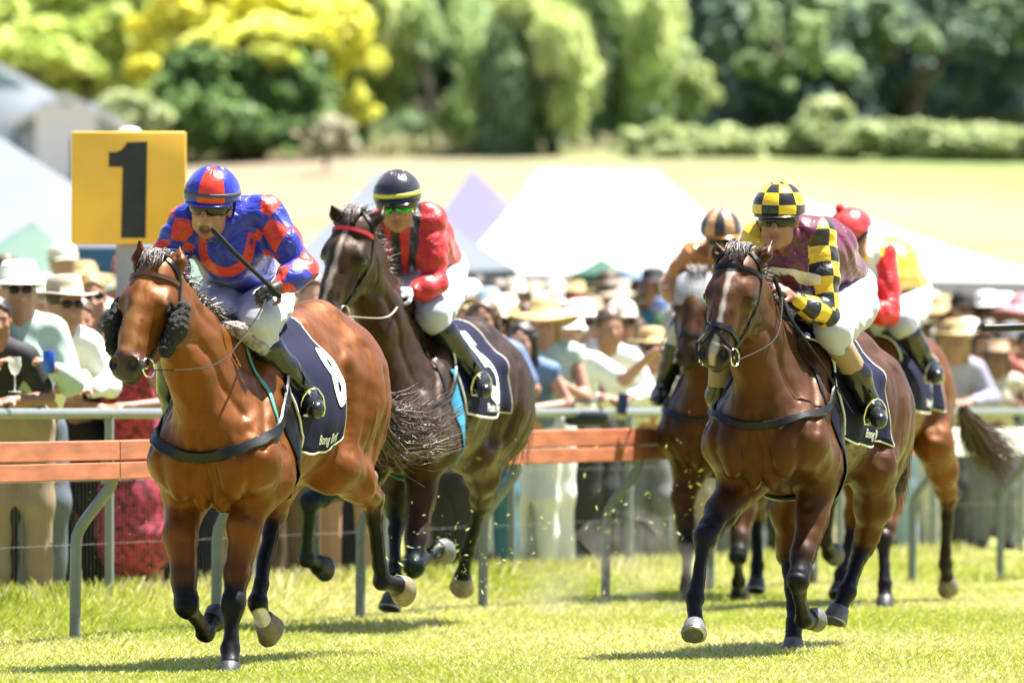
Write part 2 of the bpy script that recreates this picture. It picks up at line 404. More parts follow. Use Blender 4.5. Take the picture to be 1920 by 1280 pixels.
for k, p in enumerate(PP):
    g = gzf(p.x, p.y); t = rail_top(p.y)
    pts = [p + Vector((0, 0, g - .1))]
    pts += [p + Vector((0, 0, z)) + rn * (.012 * z) for z in (g + .25, .50)]
    x0 = .50 * .012
    for s, z in ((.012, .56), (.03, .60), (.06, .645), (.105, .70), (.15, .755), (.185, .80), (.207, .85), (.212, .90), (.212, t - .20)):
        pts.append(p + rn * s + Vector((0, 0, z)))
    MB().tube(pts, .029, n=14).build("post", m_gp, rail)
    MB().box(p + rn * (off_n - .045) + Vector((0, 0, t - .15)), (.05, .05, .14), rot=Matrix.Rotation(-math.atan(RS), 3, 'Z'), bev=.006).tube([p + rn * .17 + Vector((0, 0, t - .19)), p + rn * .17 + Vector((0, 0, t - .06))], .02).build("bracket", m_gp, rail)
# ================================================================== CROWD FENCE
VF = 1.42
cf = empty("crowd_fence", tuple(along(205, VF)), "pale tubular steel crowd barrier with wire mesh panels behind the running rail", "fence")
m_tube = mat("fence_tube", (.20, .225, .21), rough=.35, metal=.3, noise=.08)
m_mesh = mat("fence_wire", (.22, .22, .21), rough=.6, metal=.2)
fp = [along(p, VF) for p in (-110, 205, 470, 720, 960, 1180, 1385, 1575, 1750, 1915, 2070)]
def fence_top(y): return 1.17
for i, p in enumerate(fp):
    g = gzf(p.x, p.y)
    MB().tube([p + Vector((0, 0, g - .1)), p + Vector((0, 0, fence_top(p.y) - .02))], .026, n=10).build("fence_post", mat("fence_post_grey", (.20, .23, .23), rough=.5), cf)
for a, b in zip(fp, fp[1:]):
    MB().tube([a + Vector((0, 0, fence_top(a.y))), b + Vector((0, 0, fence_top(b.y)))], .030, n=12).build("top_rail", m_tube, cf)
    ga, gb = gzf(a.x, a.y), gzf(b.x, b.y)
    mb = MB(); L_ = (b - a).length; nx_ = int(L_ / .06); u = (b - a) / nx_
    for k in range(nx_):
        p = a + u * k; q = a + u * (k + .5); g = ga + (gb - ga) * k / nx_
        mb.tube([p + Vector((0, 0, g + .10)), p + Vector((0, 0, .80))], .0009, n=3, caps=False)
    for z in (.45, .80):
        mb.tube([a + Vector((0, 0, z)), b + Vector((0, 0, z))], .0009, n=3, caps=False)
    mb.build("mesh_panel", m_mesh, cf)
# ================================================================== DISTANCE SIGN
def sign():
    d = 49.6
    rt = empty("distance_sign", (P(242, 470, d).x, d, 0), "square yellow board with a black figure 1 on a grey post with a domed cap", "sign")
    a, b, c_, e = P(134, 458, d), P(349, 458, d), P(349, 250, d), P(134, 247, d)
    w_, h_ = (b.x - a.x), (e.z - a.z); cx, cz = (a.x + b.x) / 2, (a.z + e.z) / 2
    MB().box((cx, d, cz), (w_, .035, h_), bev=.008).build("sign_board", mat("sign_yellow", (.85, .48, .05), rough=.45, noise=.07, nscale=3.5, bump=.05, bscale=8), rt)
    pts = [(204, 286), (218, 286), (228, 281), (234, 274), (238, 267), (276, 266), (273, 446), (227, 446), (230, 313), (204, 313)]
    MB().poly([P(x, y, d - .021) for x, y in pts][::-1], (0, .002, 0)).build("sign_numeral", mat("sign_black", (.012, .012, .012), rough=.5, noise=.5, nscale=9), rt, smooth=False)
    px = P(242, 470, d).x
    MB().box((px, d + .06, (gzf(px, d) + cz + h_ / 2) / 2 - .05), (.155, .07, cz + h_ / 2 - gzf(px, d) + .1), bev=.01).build("sign_post", mat("sign_post_grey", (.34, .34, .36), rough=.55, noise=.06), rt)
    G = []; top = Vector((px, d + .06, cz + h_ / 2 - .002))
    for t in np.linspace(0, 1, 7):
        r = .072 * math.cos(t * math.pi / 2) + .001; G.append([top + Vector((r * math.cos(a), r * .7 * math.sin(a), .038 * math.sin(t * math.pi / 2))) for a in np.linspace(0, 2 * math.pi, 20, endpoint=False)])
    mb = MB(); mb.grid(G, closed=True); mb.build("post_cap", mat("cap_grey", (.55, .56, .58), rough=.3, metal=.2), rt)
sign()
# ================================================================== MARQUEES
def tent(d, ridge, eave, mats, name, label, depth=3.2, valance=.25, legs=True, cat="marquee", group="marquees beyond the crowd"):
    """ridge: [(px,py),(px,py)] peak line; eave: (px left, px right, py left, py right)"""
    A, B = P(*ridge[0], d + depth / 2), P(*ridge[1], d + depth / 2)
    FL, FR = P(eave[0], eave[2], d), P(eave[1], eave[3], d); BL, BR = FL + Vector((0, depth, 0)), FR + Vector((0, depth, 0))
    rt = empty(name, ((FL.x + FR.x) / 2, d + depth / 2, 0), label, cat, group)
    def sag(p, q, t): return p.lerp(q, t) + Vector((0, 0, -.05 * math.sin(math.pi * t) * (p - q).length * .35))
    mb = MB(); n = 8
    def panel(p0, p1, q0, q1):
        mb.grid([[sag(p0.lerp(p1, s), q0.lerp(q1, s), t) for s in np.linspace(0, 1, 5)] for t in np.linspace(0, 1, n)])
    panel(A, B, FL, FR); panel(A, B, BL, BR); panel(A, A + Vector((0, .001, 0)), FL, BL); panel(B, B + Vector((0, .001, 0)), FR, BR)
    mb.build("canopy", mats[0], rt)
    mb = MB()
    for p, q in ((FL, FR), (BL, BR), (FL, BL), (FR, BR)):
        k = max(2, int((q - p).length / .35))
        mb.grid([[p.lerp(q, s) + Vector((0, 0, -.005)) for s in np.linspace(0, 1, k + 1)], [p.lerp(q, s) + Vector((0, -.02, -valance + (.04 if i % 2 else 0))) for i, s in enumerate(np.linspace(0, 1, k + 1))]])
    mb.build("valance", mats[1], rt)
    if legs:
        for p in (FL, FR, BL, BR):
            q = p + Vector((.04 if p in (FL, BL) else -.04, .04 if p in (FL, FR) else -.04, -.01))
            MB().tube([(q.x, q.y, gzf(q.x, q.y)), q], .025).build("leg", mat("tent_pole", (.5, .5, .52), rough=.4, metal=.5), rt)
    return rt
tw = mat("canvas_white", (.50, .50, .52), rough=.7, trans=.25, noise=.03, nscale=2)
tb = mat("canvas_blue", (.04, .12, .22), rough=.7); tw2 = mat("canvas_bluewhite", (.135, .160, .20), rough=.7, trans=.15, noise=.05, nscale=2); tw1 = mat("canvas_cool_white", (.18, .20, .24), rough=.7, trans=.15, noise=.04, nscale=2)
tl = mat("canvas_lavender", (.13, .122, .21), rough=.7, trans=.25)
tg = mat("canvas_green", (.02, .10, .055), rough=.7, trans=.2); tg2 = mat("canvas_mint", (.12, .21, .17), rough=.7, trans=.3)
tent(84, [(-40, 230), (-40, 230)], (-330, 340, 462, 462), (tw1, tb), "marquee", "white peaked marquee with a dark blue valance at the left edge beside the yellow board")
tent(78, [(60, 415), (60, 415)], (-150, 205, 540, 540), (tg2, tg2), "marquee", "pale green gazebo over the front spectators at the far left, below the blue valance", depth=2.4)
tent(80, [(345, 430), (345, 430)], (230, 560, 540, 540), (tg2, tg2), "marquee", "pale green gazebo behind the yellow board's post", depth=2.4)
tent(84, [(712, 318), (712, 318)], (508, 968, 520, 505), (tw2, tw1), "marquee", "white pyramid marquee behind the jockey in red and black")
tent(98, [(885, 318), (885, 318)], (770, 1075, 470, 480), (tl, tg2), "marquee", "lavender pyramid marquee peak between two white marquees", depth=4)
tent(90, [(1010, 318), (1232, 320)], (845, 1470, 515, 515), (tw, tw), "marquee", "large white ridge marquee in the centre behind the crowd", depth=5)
tent(80, [(1128, 484), (1128, 484)], (1070, 1190, 514, 515), (tg, tg), "marquee", "small low dark green gazebo in front of the large white ridge marquee", depth=2.2)
tent(88, [(1490, 372), (1640, 415)], (1330, 2050, 520, 530), (tw, tw), "marquee", "long low white marquee at the right behind the rear jockeys", depth=5)
# ================================================================== SHED
def shed(d, x0, x1, yb, ye, yp, label, name="farm_shed"):
    a, b = P(x0, ye, d), P(x1, ye, d); pk = P((x0 + x1) / 2, yp, d); g = P(x0, yb, d).z - 2
    rt = empty(name, ((a.x + b.x) / 2, d, g), label, "shed", "pale farm sheds at the far left"); dp = 9
    mw = mat("shed_wall", (.26, .38, .40), rough=.7, noise=.05); mr_ = mat("shed_roof", (.72, .76, .80), rough=.5, noise=.05); mp_ = mat("shed_trim", (.70, .74, .78), rough=.6)
    mb = MB(); mb.poly([(a.x, d, g), (b.x, d, g), (b.x, d, b.z), (pk.x, d, pk.z), (a.x, d, a.z)], (0, dp, 0)); mb.build("wall", mw, rt, smooth=False)
    mb = MB()
    for p in (a, b):
        s = 1 if p is b else -1
        mb.grid([[(pk.x, d - .4, pk.z + .12), (pk.x, d + dp + .4, pk.z + .12)], [(p.x + s * .5, d - .4, p.z - .1), (p.x + s * .5, d + dp + .4, p.z - .1)]])
    ro = mb.build("roof", mr_, rt, smooth=False); sol = ro.modifiers.new("thick", 'SOLIDIFY'); sol.thickness = .15
    w_ = b.x - a.x
    for p in (a.x + .25, b.x - .25, a.x + w_ * .62): MB().box((p, d - .08, (g + a.z) / 2), (.5, .16, a.z - g)).build("corner_trim", mp_, rt)
    MB().box(((a.x + b.x) / 2, d - .09, a.z - .15), (w_, .18, .7)).build("fascia", mp_, rt)
shed(172, -130, 84, 275, 185, 118, "larger peaked grey-roofed shed with blue-grey walls at the left edge")
shed(168, 66, 182, 290, 215, 186, "smaller low pale-framed shed just right of the larger shed")
# ================================================================== TREES
def leafcloud(lobes, n, size, cols, droop=0.0, shell=.55, gaps=0.0):
    """lobes: [(cx,cy,cz, rx,ry,rz, weight, colour index or None)]; small leaf-sized quads spread through each lobe's volume"""
    W = np.array([l[6] for l in lobes], float); W /= W.sum(); pick = rng.choice(len(lobes), n, p=W)
    Lb = np.array([l[:6] for l in lobes]); NS = 14
    su = rng.normal(0, 1, (len(lobes), NS, 3)); su /= np.linalg.norm(su, axis=2)[:, :, None]; su *= (rng.random((len(lobes), NS, 1)) ** .45) * 1.02
    sr = rng.uniform(.16, .42, (len(lobes), NS, 1)); sub = rng.integers(0, NS, n)
    u = rng.normal(0, 1, (n, 3)); u /= np.linalg.norm(u, axis=1)[:, None]
    q = su[pick, sub] + u * sr[pick, sub] * (shell + (1 - shell) * rng.random(n) ** .5)[:, None] * rng.uniform(.7, 1.25, n)[:, None]
    c = Lb[pick, :3] + q * Lb[pick, 3:]; u = q / (np.linalg.norm(q, axis=1)[:, None] + 1e-6)
    if droop:
        sid = rng.integers(0, 90, n); key = pick * 97 + sid; hx = np.sin(key * 12.9898) * 43758.5453; hx -= np.floor(hx); hy = np.sin(key * 78.233) * 12543.123; hy -= np.floor(hy)
        hz = np.sin(key * 3.77) * 9173.7; hz -= np.floor(hz); th = hx * 6.283; rr = np.sqrt(hy) * 1.0
        tx, ty = np.cos(th) * rr, np.sin(th) * rr; top = np.sqrt(np.clip(1 - rr ** 2, 0, 1)) * (.75 + .25 * hz); lo = -1.0 - .35 * hz
        t = rng.random(n); zz = top + (lo - top) * t * (.6 + .4 * hz)
        c = Lb[pick, :3] + np.stack([tx * (1 + .10 * t), ty, zz], 1) * Lb[pick, 3:] + rng.normal(0, .07, (n, 3)); u = np.stack([tx, ty, top], 1)
    if gaps:
        g = vnoise(c.astype(np.float32), .55, 3) + .6 * vnoise(c.astype(np.float32), 1.3, 5); ok = g > -gaps; c = c[ok]; u = u[ok]; pick = pick[ok]; n = len(c)
    nn = rng.normal(0, .55, (n, 3)) + u * .5 + np.array([.25, -.15, .75 if not droop else .25]); nn /= np.linalg.norm(nn, axis=1)[:, None]
    a = rng.normal(0, 1, (n, 3)); a[:, 2] -= droop * 4; a -= (a * nn).sum(1)[:, None] * nn; a /= np.linalg.norm(a, axis=1)[:, None]; b = np.cross(a, nn)
    s = size * rng.uniform(.6, 1.3, n)[:, None]; wd = s * (.35 if droop else .6); ln = s * (1 + 1.6 * droop)
    Q = np.stack([c - a * ln / 2, c + b * wd / 2, c + a * ln / 2, c - b * wd / 2], 1).reshape(-1, 3)
    F = np.arange(4 * n).reshape(-1, 4)
    ci = np.array([(l[7] if l[7] is not None else -1) for l in lobes])[pick]
    cols = np.array(cols); ci = np.where(ci < 0, rng.integers(0, len(cols), n), ci)
    cc = cols[ci] * rng.uniform(.7, 1.25, n)[:, None]
    return Q, F, np.repeat(cc, 4, 0)
m_leaf = mat("foliage", rough=.55, spec=.3, attr='Col', trans=.35)
m_bark = mat("bark", (.10, .08, .06), rough=.9, noise=.3, nscale=3)
def tree(name, label, px, base_py, d, lobes, n, size, cols, droop=0, cat="tree", group="trees across the far side of the field", trunk=.3, gaps=.55, shell=.5):
    """lobes in picture units at distance d: (px, py, rx_px, ry_px, depth offset m, weight, colour)"""
    s = FPX / d; L = []; ex = []
    for l in lobes:
        nc = 6 if droop else 5
        for k in range(nc):
            if droop: ex.append((l[0] + rng.uniform(-.75, .75) * l[2], l[1] + rng.uniform(-.45, .5) * l[3], l[2] * rng.uniform(.28, .5), l[3] * rng.uniform(.55, .95), l[4] + rng.normal(0, .5), l[5] / nc) + tuple(l[6:]))
            else:
                a = rng.uniform(0, 6.28); r = rng.uniform(.35, .85); q = rng.uniform(.38, .68); ex.append((l[0] + math.cos(a) * l[2] * r, l[1] + math.sin(a) * l[3] * r, l[2] * q, l[3] * q, l[4] + rng.normal(0, .5), l[5] / nc) + tuple(l[6:]))
    lobes = [l[:5] + (l[5] * .6,) + tuple(l[6:]) for l in lobes] * (0 if droop else 1) + ex
    for l in lobes:
        c = P(l[0], l[1], d + l[4]); L.append((c.x, c.y, c.z, l[2] / s, l[2] / s * .8, l[3] / s, l[5], l[6] if len(l) > 6 else None))
    b = P(px, base_py, d); rt = empty(name, (b.x, d, b.z - .3), label, cat, group)
    Q, F, c = leafcloud(L, n, size, cols, droop, shell, gaps)
    link("crown" if cat == "tree" else "foliage", npmesh(name, Q, F, False, c), rt, m_leaf)
    top = Vector((np.mean([l[0] for l in L]), d, np.mean([l[2] for l in L]) + .5))
    mb = MB(); base = Vector((b.x, d, b.z - .5)); mid = base.lerp(top, .5) + Vector((.2, 0, 0))
    mb.tube([base, mid, top], [trunk, trunk * .7, trunk * .25], n=8)
    for l in L[:8]:
        mb.tube([mid, Vector((mid.x * .4 + l[0] * .6, l[1], (mid.z + l[2]) / 2 + .2)), (l[0], l[1], l[2])], [trunk * .4, trunk * .25, trunk * .08], n=5)
    mb.build("trunk" if cat == "tree" else "stems", m_bark, rt); return rt
YEL = [(.92, .88, .13), (.90, .90, .22), (.80, .84, .20)]; YG = [(.62, .72, .16), (.48, .60, .16), (.74, .78, .26)]; MG = [(.15, .27, .07), (.10, .19, .07), (.24, .36, .10)]
WIL = [(.40, .52, .20), (.26, .36, .19), (.60, .68, .28)]; DK = [(.12, .18, .155), (.155, .23, .15), (.105, .15, .155)]; PALE = [(.46, .54, .24), (.34, .42, .20), (.58, .62, .32)]  # DK leaves paled bluish: distance haze put into their colour
ALL = YEL + YG + MG + WIL + DK + PALE; y_, yg_, mg_, wi_, dk_, pa_ = 0, 3, 6, 9, 12, 15
def lb(px, py, rx, ry, dz, w_, c=None): return (px, py, rx, ry, dz, w_, c)
def T(name, label, px, by, d, lobes, n, cols, **k): return tree(name, label, px, by, d, lobes, n, k.pop('size', .30), cols, **k)
T("tree", "tall yellow-green tree at the upper left, above the pale sheds", 120, 300, 205, [lb(60, 20, 130, 90, 0, 3), lb(190, 40, 120, 80, -1, 3), lb(120, 120, 130, 60, 0, 2), lb(230, 120, 80, 70, -1, 2), lb(0, 100, 90, 70, 0, 1), lb(250, -10, 90, 60, 0, 1), lb(60, 90, 120, 50, -2, 2), lb(180, 150, 110, 45, -1, 1.6)], 24000, YG, gaps=.6)
T("tree", "golden yellow flowering tree top at the very top left corner", 60, 290, 212, [lb(30, -20, 110, 60, 0, 2), lb(110, -10, 90, 45, 0, 2)], 5000, YEL)
T("golden_tree", "brilliant golden yellow tree with a dark green underside behind the yellow board", 470, 285, 188,
  [lb(330, 40, 70, 60, 0, 2, 0), lb(430, 20, 110, 60, -1, 3, 0), lb(560, 30, 90, 55, -1, 2.6, 1), lb(640, 110, 60, 62, -1, 2.2, 0), lb(655, 185, 45, 50, -1, 1.3, 1), lb(480, 75, 80, 38, -2, 1.5, 1), lb(372, 95, 60, 35, -1, 1, 1), lb(268, 130, 26, 24, -1, .3, 0), lb(600, -20, 60, 50, 0, 1, 0), lb(520, 108, 40, 16, -2.5, .35, 2), lb(380, -20, 100, 50, 0, 2, 0), lb(700, 150, 26, 40, -1, .7, 1), lb(640, 60, 55, 50, -1, 1.4, 0)], 26000, YEL, shell=.3)
T("tree", "broad dark green bushy tree under the golden tree, in the left half", 430, 290, 186,
  [lb(390, 160, 95, 75, 0, 3), lb(500, 140, 95, 80, 0, 3), lb(575, 190, 70, 65, 0, 2), lb(430, 215, 110, 45, -1, 2), lb(340, 190, 50, 60, 0, 1), lb(400, 255, 120, 28, -1, 2), lb(560, 250, 90, 30, -1, 1.6)], 15000, MG, gaps=.8)
T("shrub", "rounded pale green shrub left of the dark bushy tree, just above the yellow board", 255, 260, 178, [lb(255, 222, 62, 40, 0, 2), lb(215, 235, 40, 26, 0, 1)], 4500, PALE, cat="shrub", group="shrubs in the far field", trunk=.1)
T("willow_tree", "left weeping willow with hanging pale curtains, left of centre", 800, 300, 190,
  [lb(740, 190, 38, 90, 0, 1.6, 0), lb(800, 60, 80, 70, 0, 2), lb(880, 150, 75, 120, 0, 2.4, 1), lb(820, 210, 60, 70, 1, 1.5, 1), lb(800, 262, 100, 34, -1, 2, 1), lb(900, 275, 60, 30, 0, 1, 1), lb(690, 250, 40, 40, 0, .8, 1), lb(720, 60, 50, 70, 0, 1, 2), lb(905, 60, 60, 70, 0, 1.4, 0), lb(690, 140, 50, 100, 0, 1.2, 0), lb(860, 240, 60, 60, -1, 1.2, 0)], 24000, WIL, droop=1.0, size=.26)
T("willow_tree", "central weeping willow with a bright domed top and thin trunk showing below", 1038, 312, 186,
  [lb(1030, 75, 75, 55, -1, 3, 2), lb(1085, 110, 32, 60, -1, 1.2, 2), lb(960, 150, 60, 110, 0, 2.2, 1), lb(1030, 160, 55, 70, 0, 1.5, 1), lb(945, 230, 45, 70, 0, 1.2, 1), lb(1060, 190, 26, 40, -1, .6, 2), lb(990, 260, 16, 40, 0, .3, 0), lb(950, 285, 40, 26, 0, .6, 1), lb(900, 120, 50, 90, 0, 1, 0), lb(1000, 20, 70, 40, 0, 1.2, 2)], 22000, WIL, droop=1.0, size=.26, trunk=.22)  # pale top and dark inner lobes: light and shade put into leaf colour
T("willow_tree", "tall dark narrow willow to the right of the central domed willow", 1105, 315, 192,
  [lb(1120, 120, 42, 120, 0, 2, 1), lb(1110, 230, 28, 70, 0, 1.2, 1), lb(1175, 60, 65, 80, 0, 2, 0), lb(1215, 60, 32, 80, -1, 1, 2), lb(1165, 180, 25, 60, 0, .8, 0), lb(1150, 10, 60, 50, 0, 1, 0), lb(1215, 150, 40, 90, 0, 1.4, 0), lb(1240, 30, 30, 80, 0, .8, 2)], 22000, WIL, droop=1.0, size=.26)
T("shrub", "yellow-green bush between the right-hand willow and the dark trees", 1270, 240, 196, [lb(1255, 130, 60, 60, 0, 2), lb(1300, 165, 50, 40, 0, 1), lb(1235, 210, 50, 40, 0, 1.4)], 6000, WIL + PALE, cat="shrub", group="shrubs in the far field", trunk=.12)
T("conifer_tree", "narrow dark conifer standing at the left end of the dark wood", 1335, 245, 205, [lb(1335, 40, 36, 90, 0, 2), lb(1330, 140, 42, 60, 0, 1)], 6000, DK)
T("tree", "large mottled dark green tree with pale leaf clumps in the right half", 1480, 245, 198,
  [lb(1400, 60, 60, 70, 0, 2, 1), lb(1500, 40, 70, 70, 0, 2, 3), lb(1445, 130, 50, 40, -1, .9, 3), lb(1560, 100, 80, 90, 0, 2, 1), lb(1480, 180, 110, 60, 0, 2, 0), lb(1400, 215, 90, 32, 0, 1.4, 0), lb(1560, 205, 90, 36, 0, 1.4, 0), lb(1430, 40, 26, 40, -2, .5, 3), lb(1520, 75, 30, 50, -2, .6, 4), lb(1585, 115, 26, 22, -2, .3, 4)], 16000, DK + [(.34, .44, .22), (.46, .56, .28)])
T("tree", "dark green tree with a lit top right of the mottled tree", 1700, 230, 200, [lb(1690, 50, 80, 80, 0, 2, 1), lb(1640, 60, 60, 50, -1, 1, 3), lb(1740, 150, 100, 80, 0, 2, 0), lb(1650, 150, 60, 60, 0, 1, 0), lb(1690, 205, 110, 30, 0, 1.6, 0), lb(1800, 90, 60, 80, 0, 1.5, 1), lb(1735, 70, 30, 22, -2, .4, 3)], 14000, DK + [(.28, .38, .20)])  # lit top is put into the leaf colour as paler lobes
T("tree", "dark tree filling the top right corner", 1860, 230, 202, [lb(1850, 40, 90, 90, 0, 2, 1), lb(1890, 150, 90, 80, 0, 2.4, 0), lb(1860, 200, 110, 36, 0, 1.8, 0), lb(1900, 20, 60, 60, -1, 1, 3)], 12000, DK + [(.24, .33, .18)])
T("shrub", "round yellow-green shrub standing alone in front of the dark wood at the right", 1548, 290, 182, [lb(1548, 240, 62, 45, 0, 2), lb(1520, 258, 45, 28, 0, 1), lb(1580, 262, 40, 26, 0, 1)], 6500, PALE, cat="shrub", group="shrubs in the far field", trunk=.1)
T("hedgerow", "long pale green hedgerow along the far field at the right edge", 1760, 290, 181, [lb(x, 258 + 14 * math.sin(x * .9), 60, 30, 0, 1) for x in range(1620, 2000, 35)], 16000, PALE, cat="hedge", gaps=2, group="shrubs in the far field", trunk=.06)
T("hedgerow", "low pale hedgerow between the willows and the lone round shrub", 1380, 290, 183, [lb(x, 270 + 9 * math.sin(x * 1.7), 60, 22, 0, 1) for x in range(1215, 1520, 35)], 12000, PALE, cat="hedge", gaps=2, group="shrubs in the far field", trunk=.06)
T("shrub", "pale grey-green reedy clump at the left foot of the willows", 610, 270, 176, [lb(610, 250, 60, 26, 0, 1), lb(580, 262, 55, 16, 0, 1)], 2600, [(.42, .40, .26), (.34, .34, .2), (.5, .46, .32)], cat="shrub", group="shrubs in the far field", trunk=.06)
L_ = [(P(x, 60 + 25 * math.sin(x * .02), 238).x, 238 + 3 * math.sin(x), P(x, 60, 238).z + 1.5 * k, 2.6, 2.2, 3.2, 1, None) for x in range(-80, 2010, 95) for k in (-4.5, -1.5, 1.5)]; L_ = [l[:7] + (rng.integers(3) if l[0] > P(1290, 0, 238).x else 3 + rng.integers(3),) for l in L_]
L_ = [l for l in L_ if not (P(1235, 0, 238).x < l[0] < P(1300, 0, 238).x and l[2] < 6)]
Q, F, c = leafcloud(L_, 70000, .85, DK + [(.18, .28, .13), (.14, .22, .13), (.24, .34, .16)], 0, .35, 0)
tag(link("far_woodland", npmesh("far_woodland", Q, F, False, c), None, m_leaf), kind='stuff')


TG = [(P(x, 292, 190).x, 190 + rng.normal(0, 1.5), P(x, 300, 190).z, .9, .8, rng.uniform(.25, .6), 1, None) for x in range(-60, 2000, 24)]
Q, F, c = leafcloud(TG, 26000, .22, [(.30, .30, .13), (.22, .27, .09), (.36, .32, .18)], .6, .3, 0)
tag(link("tall_grass", npmesh("tall_grass", Q, F, False, c), None, m_leaf), kind='stuff')
# ================================================================== HORSES
BLK = (.013, .011, .012)
def sm(a, b, x): t = np.clip((x - a) / (b - a), 0, 1); return t * t * (3 - 2 * t)
m_coat = {}
def coat(name, tint=(1, .62, .34)):
    m = mat(name, rough=.37, spec=.75, attr='Col', noise=.20, nscale=7, bump=.10, bscale=70, stretch=(1, 1, .45), coat=.05, sheen=.0)
    N = m.node_tree; b = N.nodes["Principled BSDF"]; q = N.nodes.new("ShaderNodeVectorMath"); q.operation = 'MULTIPLY_ADD'; q.inputs[1].default_value = (8, 7, 6); q.inputs[2].default_value = (.08, .085, .10)
    a = [n for n in N.nodes if n.bl_idname == 'ShaderNodeAttribute'][0]; N.links.new(a.outputs['Color'], q.inputs[0]); N.links.new(q.outputs[0], b.inputs['Specular Tint'])
    t = N.nodes.new("ShaderNodeTexNoise"); t.inputs['Scale'].default_value = 16; t.inputs['Detail'].default_value = 6; t.inputs['Distortion'].default_value = .8; tc = [n for n in N.nodes if n.bl_idname == 'ShaderNodeMapping'][0]; N.links.new(tc.outputs[0], t.inputs['Vector'])
    mr = N.nodes.new("ShaderNodeMapRange"); mr.inputs[1].default_value = .35; mr.inputs[2].default_value = .65; mr.inputs[3].default_value = .33; mr.inputs[4].default_value = .60; N.links.new(t.outputs[0], mr.inputs[0]); N.links.new(mr.outputs[0], b.inputs['Roughness'])
    return m
class Horse: pass
def build_horse(key, label, ang, Wx, Wz, Wd, S, coatcol, legcol, head, legs, res=.010, girth=1.0, face=None, socks=(), mane=True, tail=None, group="horses racing along the rail"):
    h = Horse(); h.S = S; h.key = key
    ca, sa = math.cos(R(ang)), math.sin(R(ang))
    Fh, Lv = Vector((-sa, -ca, 0)), Vector((ca, -sa, 0)); pt = R(head.get('pitch', 0)); Fv = Fh * math.cos(pt) - Vector((0, 0, 1)) * math.sin(pt); Uv = Lv.cross(Fv).normalized(); Uv = Uv if Uv.z > 0 else -Uv
    W = Vector(((Wx - 960) / FPX * Wd, Wd, Wz)); h.W, h.F, h.L, h.U = W, Fv, Lv, Uv
    rt = h.root = empty("horse", (W.x, W.y, 0), label, "horse", group)
    def T_(f, l, u): return W + (Fv * f + Lv * l + Uv * u) * S
    def J(px, py, f, l=0):
        d = Wd - (f * ca + l * sa) * S; return P(px, py, d)
    h.T, h.J = T_, J
    s = SDF(); ax = [Fv, Lv, Uv]
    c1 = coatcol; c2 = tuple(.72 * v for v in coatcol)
    E = lambda c, r, k=.06, col=None, **q: s.ell(T_(*c), [v * S for v in r], ax, k=k, col=col or c1, **q)
    E((-.38, 0, -.40), (.62, .285 * girth, .335)); E((-.02, 0, -.48), (.38, .24, .31)); E((.26, 0, -.46), (.24, .215, .26)); E((-.85, 0, -.33), (.38, .25, .27))
    E((-1.12, 0, -.25), (.34, .23, .235))
    s.chain([T_(.12, 0, -.12), T_(-.15, 0, -.075), T_(-.38, 0, -.10), T_(-.75, 0, -.125), T_(-1.08, 0, -.09), T_(-1.4, 0, -.16)], [v * S for v in (.10, .075, .09, .11, .11, .08)], k=.07, col=c1)
    for sg in (-1, 1):
        E((.40, sg * .105, -.56), (.095, .10, .15), .025); E((.36, sg * .045, -.66), (.07, .05, .10), .02)
        s.cap(T_(-.05, sg * .12, -.16), T_(.34, sg * .19, -.52), .10 * S, .115 * S, k=.05, col=c1, flat=(Lv, .8))
        s.cap(T_(-.18, sg * .15, -.30), T_(.10, sg * .21, -.62), .09 * S, .11 * S, k=.04, col=c1, flat=(Lv, .75))
        E((-1.15, sg * .14, -.40), (.30, .165, .30)); E((-1.38, sg * .11, -.46), (.13, .11, .22), .05)
        E((-.86, sg * .215, -.24), (.07, .04, .06), .05)
    s.cap(T_(.5, 0, -.42), T_(.44, 0, -.72), .012, .012, k=.035, op='s')                 # groove between the breast muscles
    E((-.62, 0, -.70), (.30, .09, .05), .06)
    # ---- head frame
    Pl, Mz = J(*head['poll']), J(*head['muzzle']); a = (Mz - Pl); Lh = a.length; a.normalize(); hs = Lh / .615; hw = S * head.get('hw', 1.10); psi = R(head['yaw'])
    n0 = Vector((-math.sin(psi), -math.cos(psi), 0)); nn = (n0 - a * n0.dot(a)).normalized(); ll = nn.cross(a).normalized()
    if ll.x < 0: ll = -ll
    if head.get('roll'): M_ = Matrix.Rotation(R(head['roll']), 3, nn); 
    h.a, h.n, h.l, h.hs, h.hw, h.Pl = a, nn, ll, hw, hw, Pl; h.ht = hs
    def H(t, l, n): return Pl + a * t * hs + (ll * l + nn * n) * hw
    h.H = H; hax = [a, ll, nn]
    HE = lambda c, r, k=.025, col=None, **q: s.ell(H(*c), [r[0] * hs, r[1] * hw, r[2] * hw], hax, k=k * hw, col=col or c1, **q)
    def HC(p, q, ra, rb, k=.03, col=None, flat=None, **kw): s.cap(H(*p), H(*q), ra * hw, rb * hw, k=k * hw, col=col or c1, flat=flat, **kw)
    mzc = head.get('muzcol', (.03, .025, .025))
    HE((.06, 0, -.025), (.11, .085, .09), .05); HE((.17, 0, -.02), (.13, .103, .082), .05)
    for sg in (-1, 1):
        HE((.225, sg * .075, -.012), (.055, .036, .045), .02)
        HC((.165, sg * .082, .018), (.235, sg * .092, .022), .014, .016, .018)                # brow
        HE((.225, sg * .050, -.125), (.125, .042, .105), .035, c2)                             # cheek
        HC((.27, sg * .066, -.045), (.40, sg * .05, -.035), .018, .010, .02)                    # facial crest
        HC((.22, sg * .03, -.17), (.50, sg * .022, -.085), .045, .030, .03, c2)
        HE((.15, sg * .055, .062), (.028, .016, .012), .02, op='s')
        HE((.238, sg * .108, .0), (.020, .012, .017), .012, op='s', col=BLK)
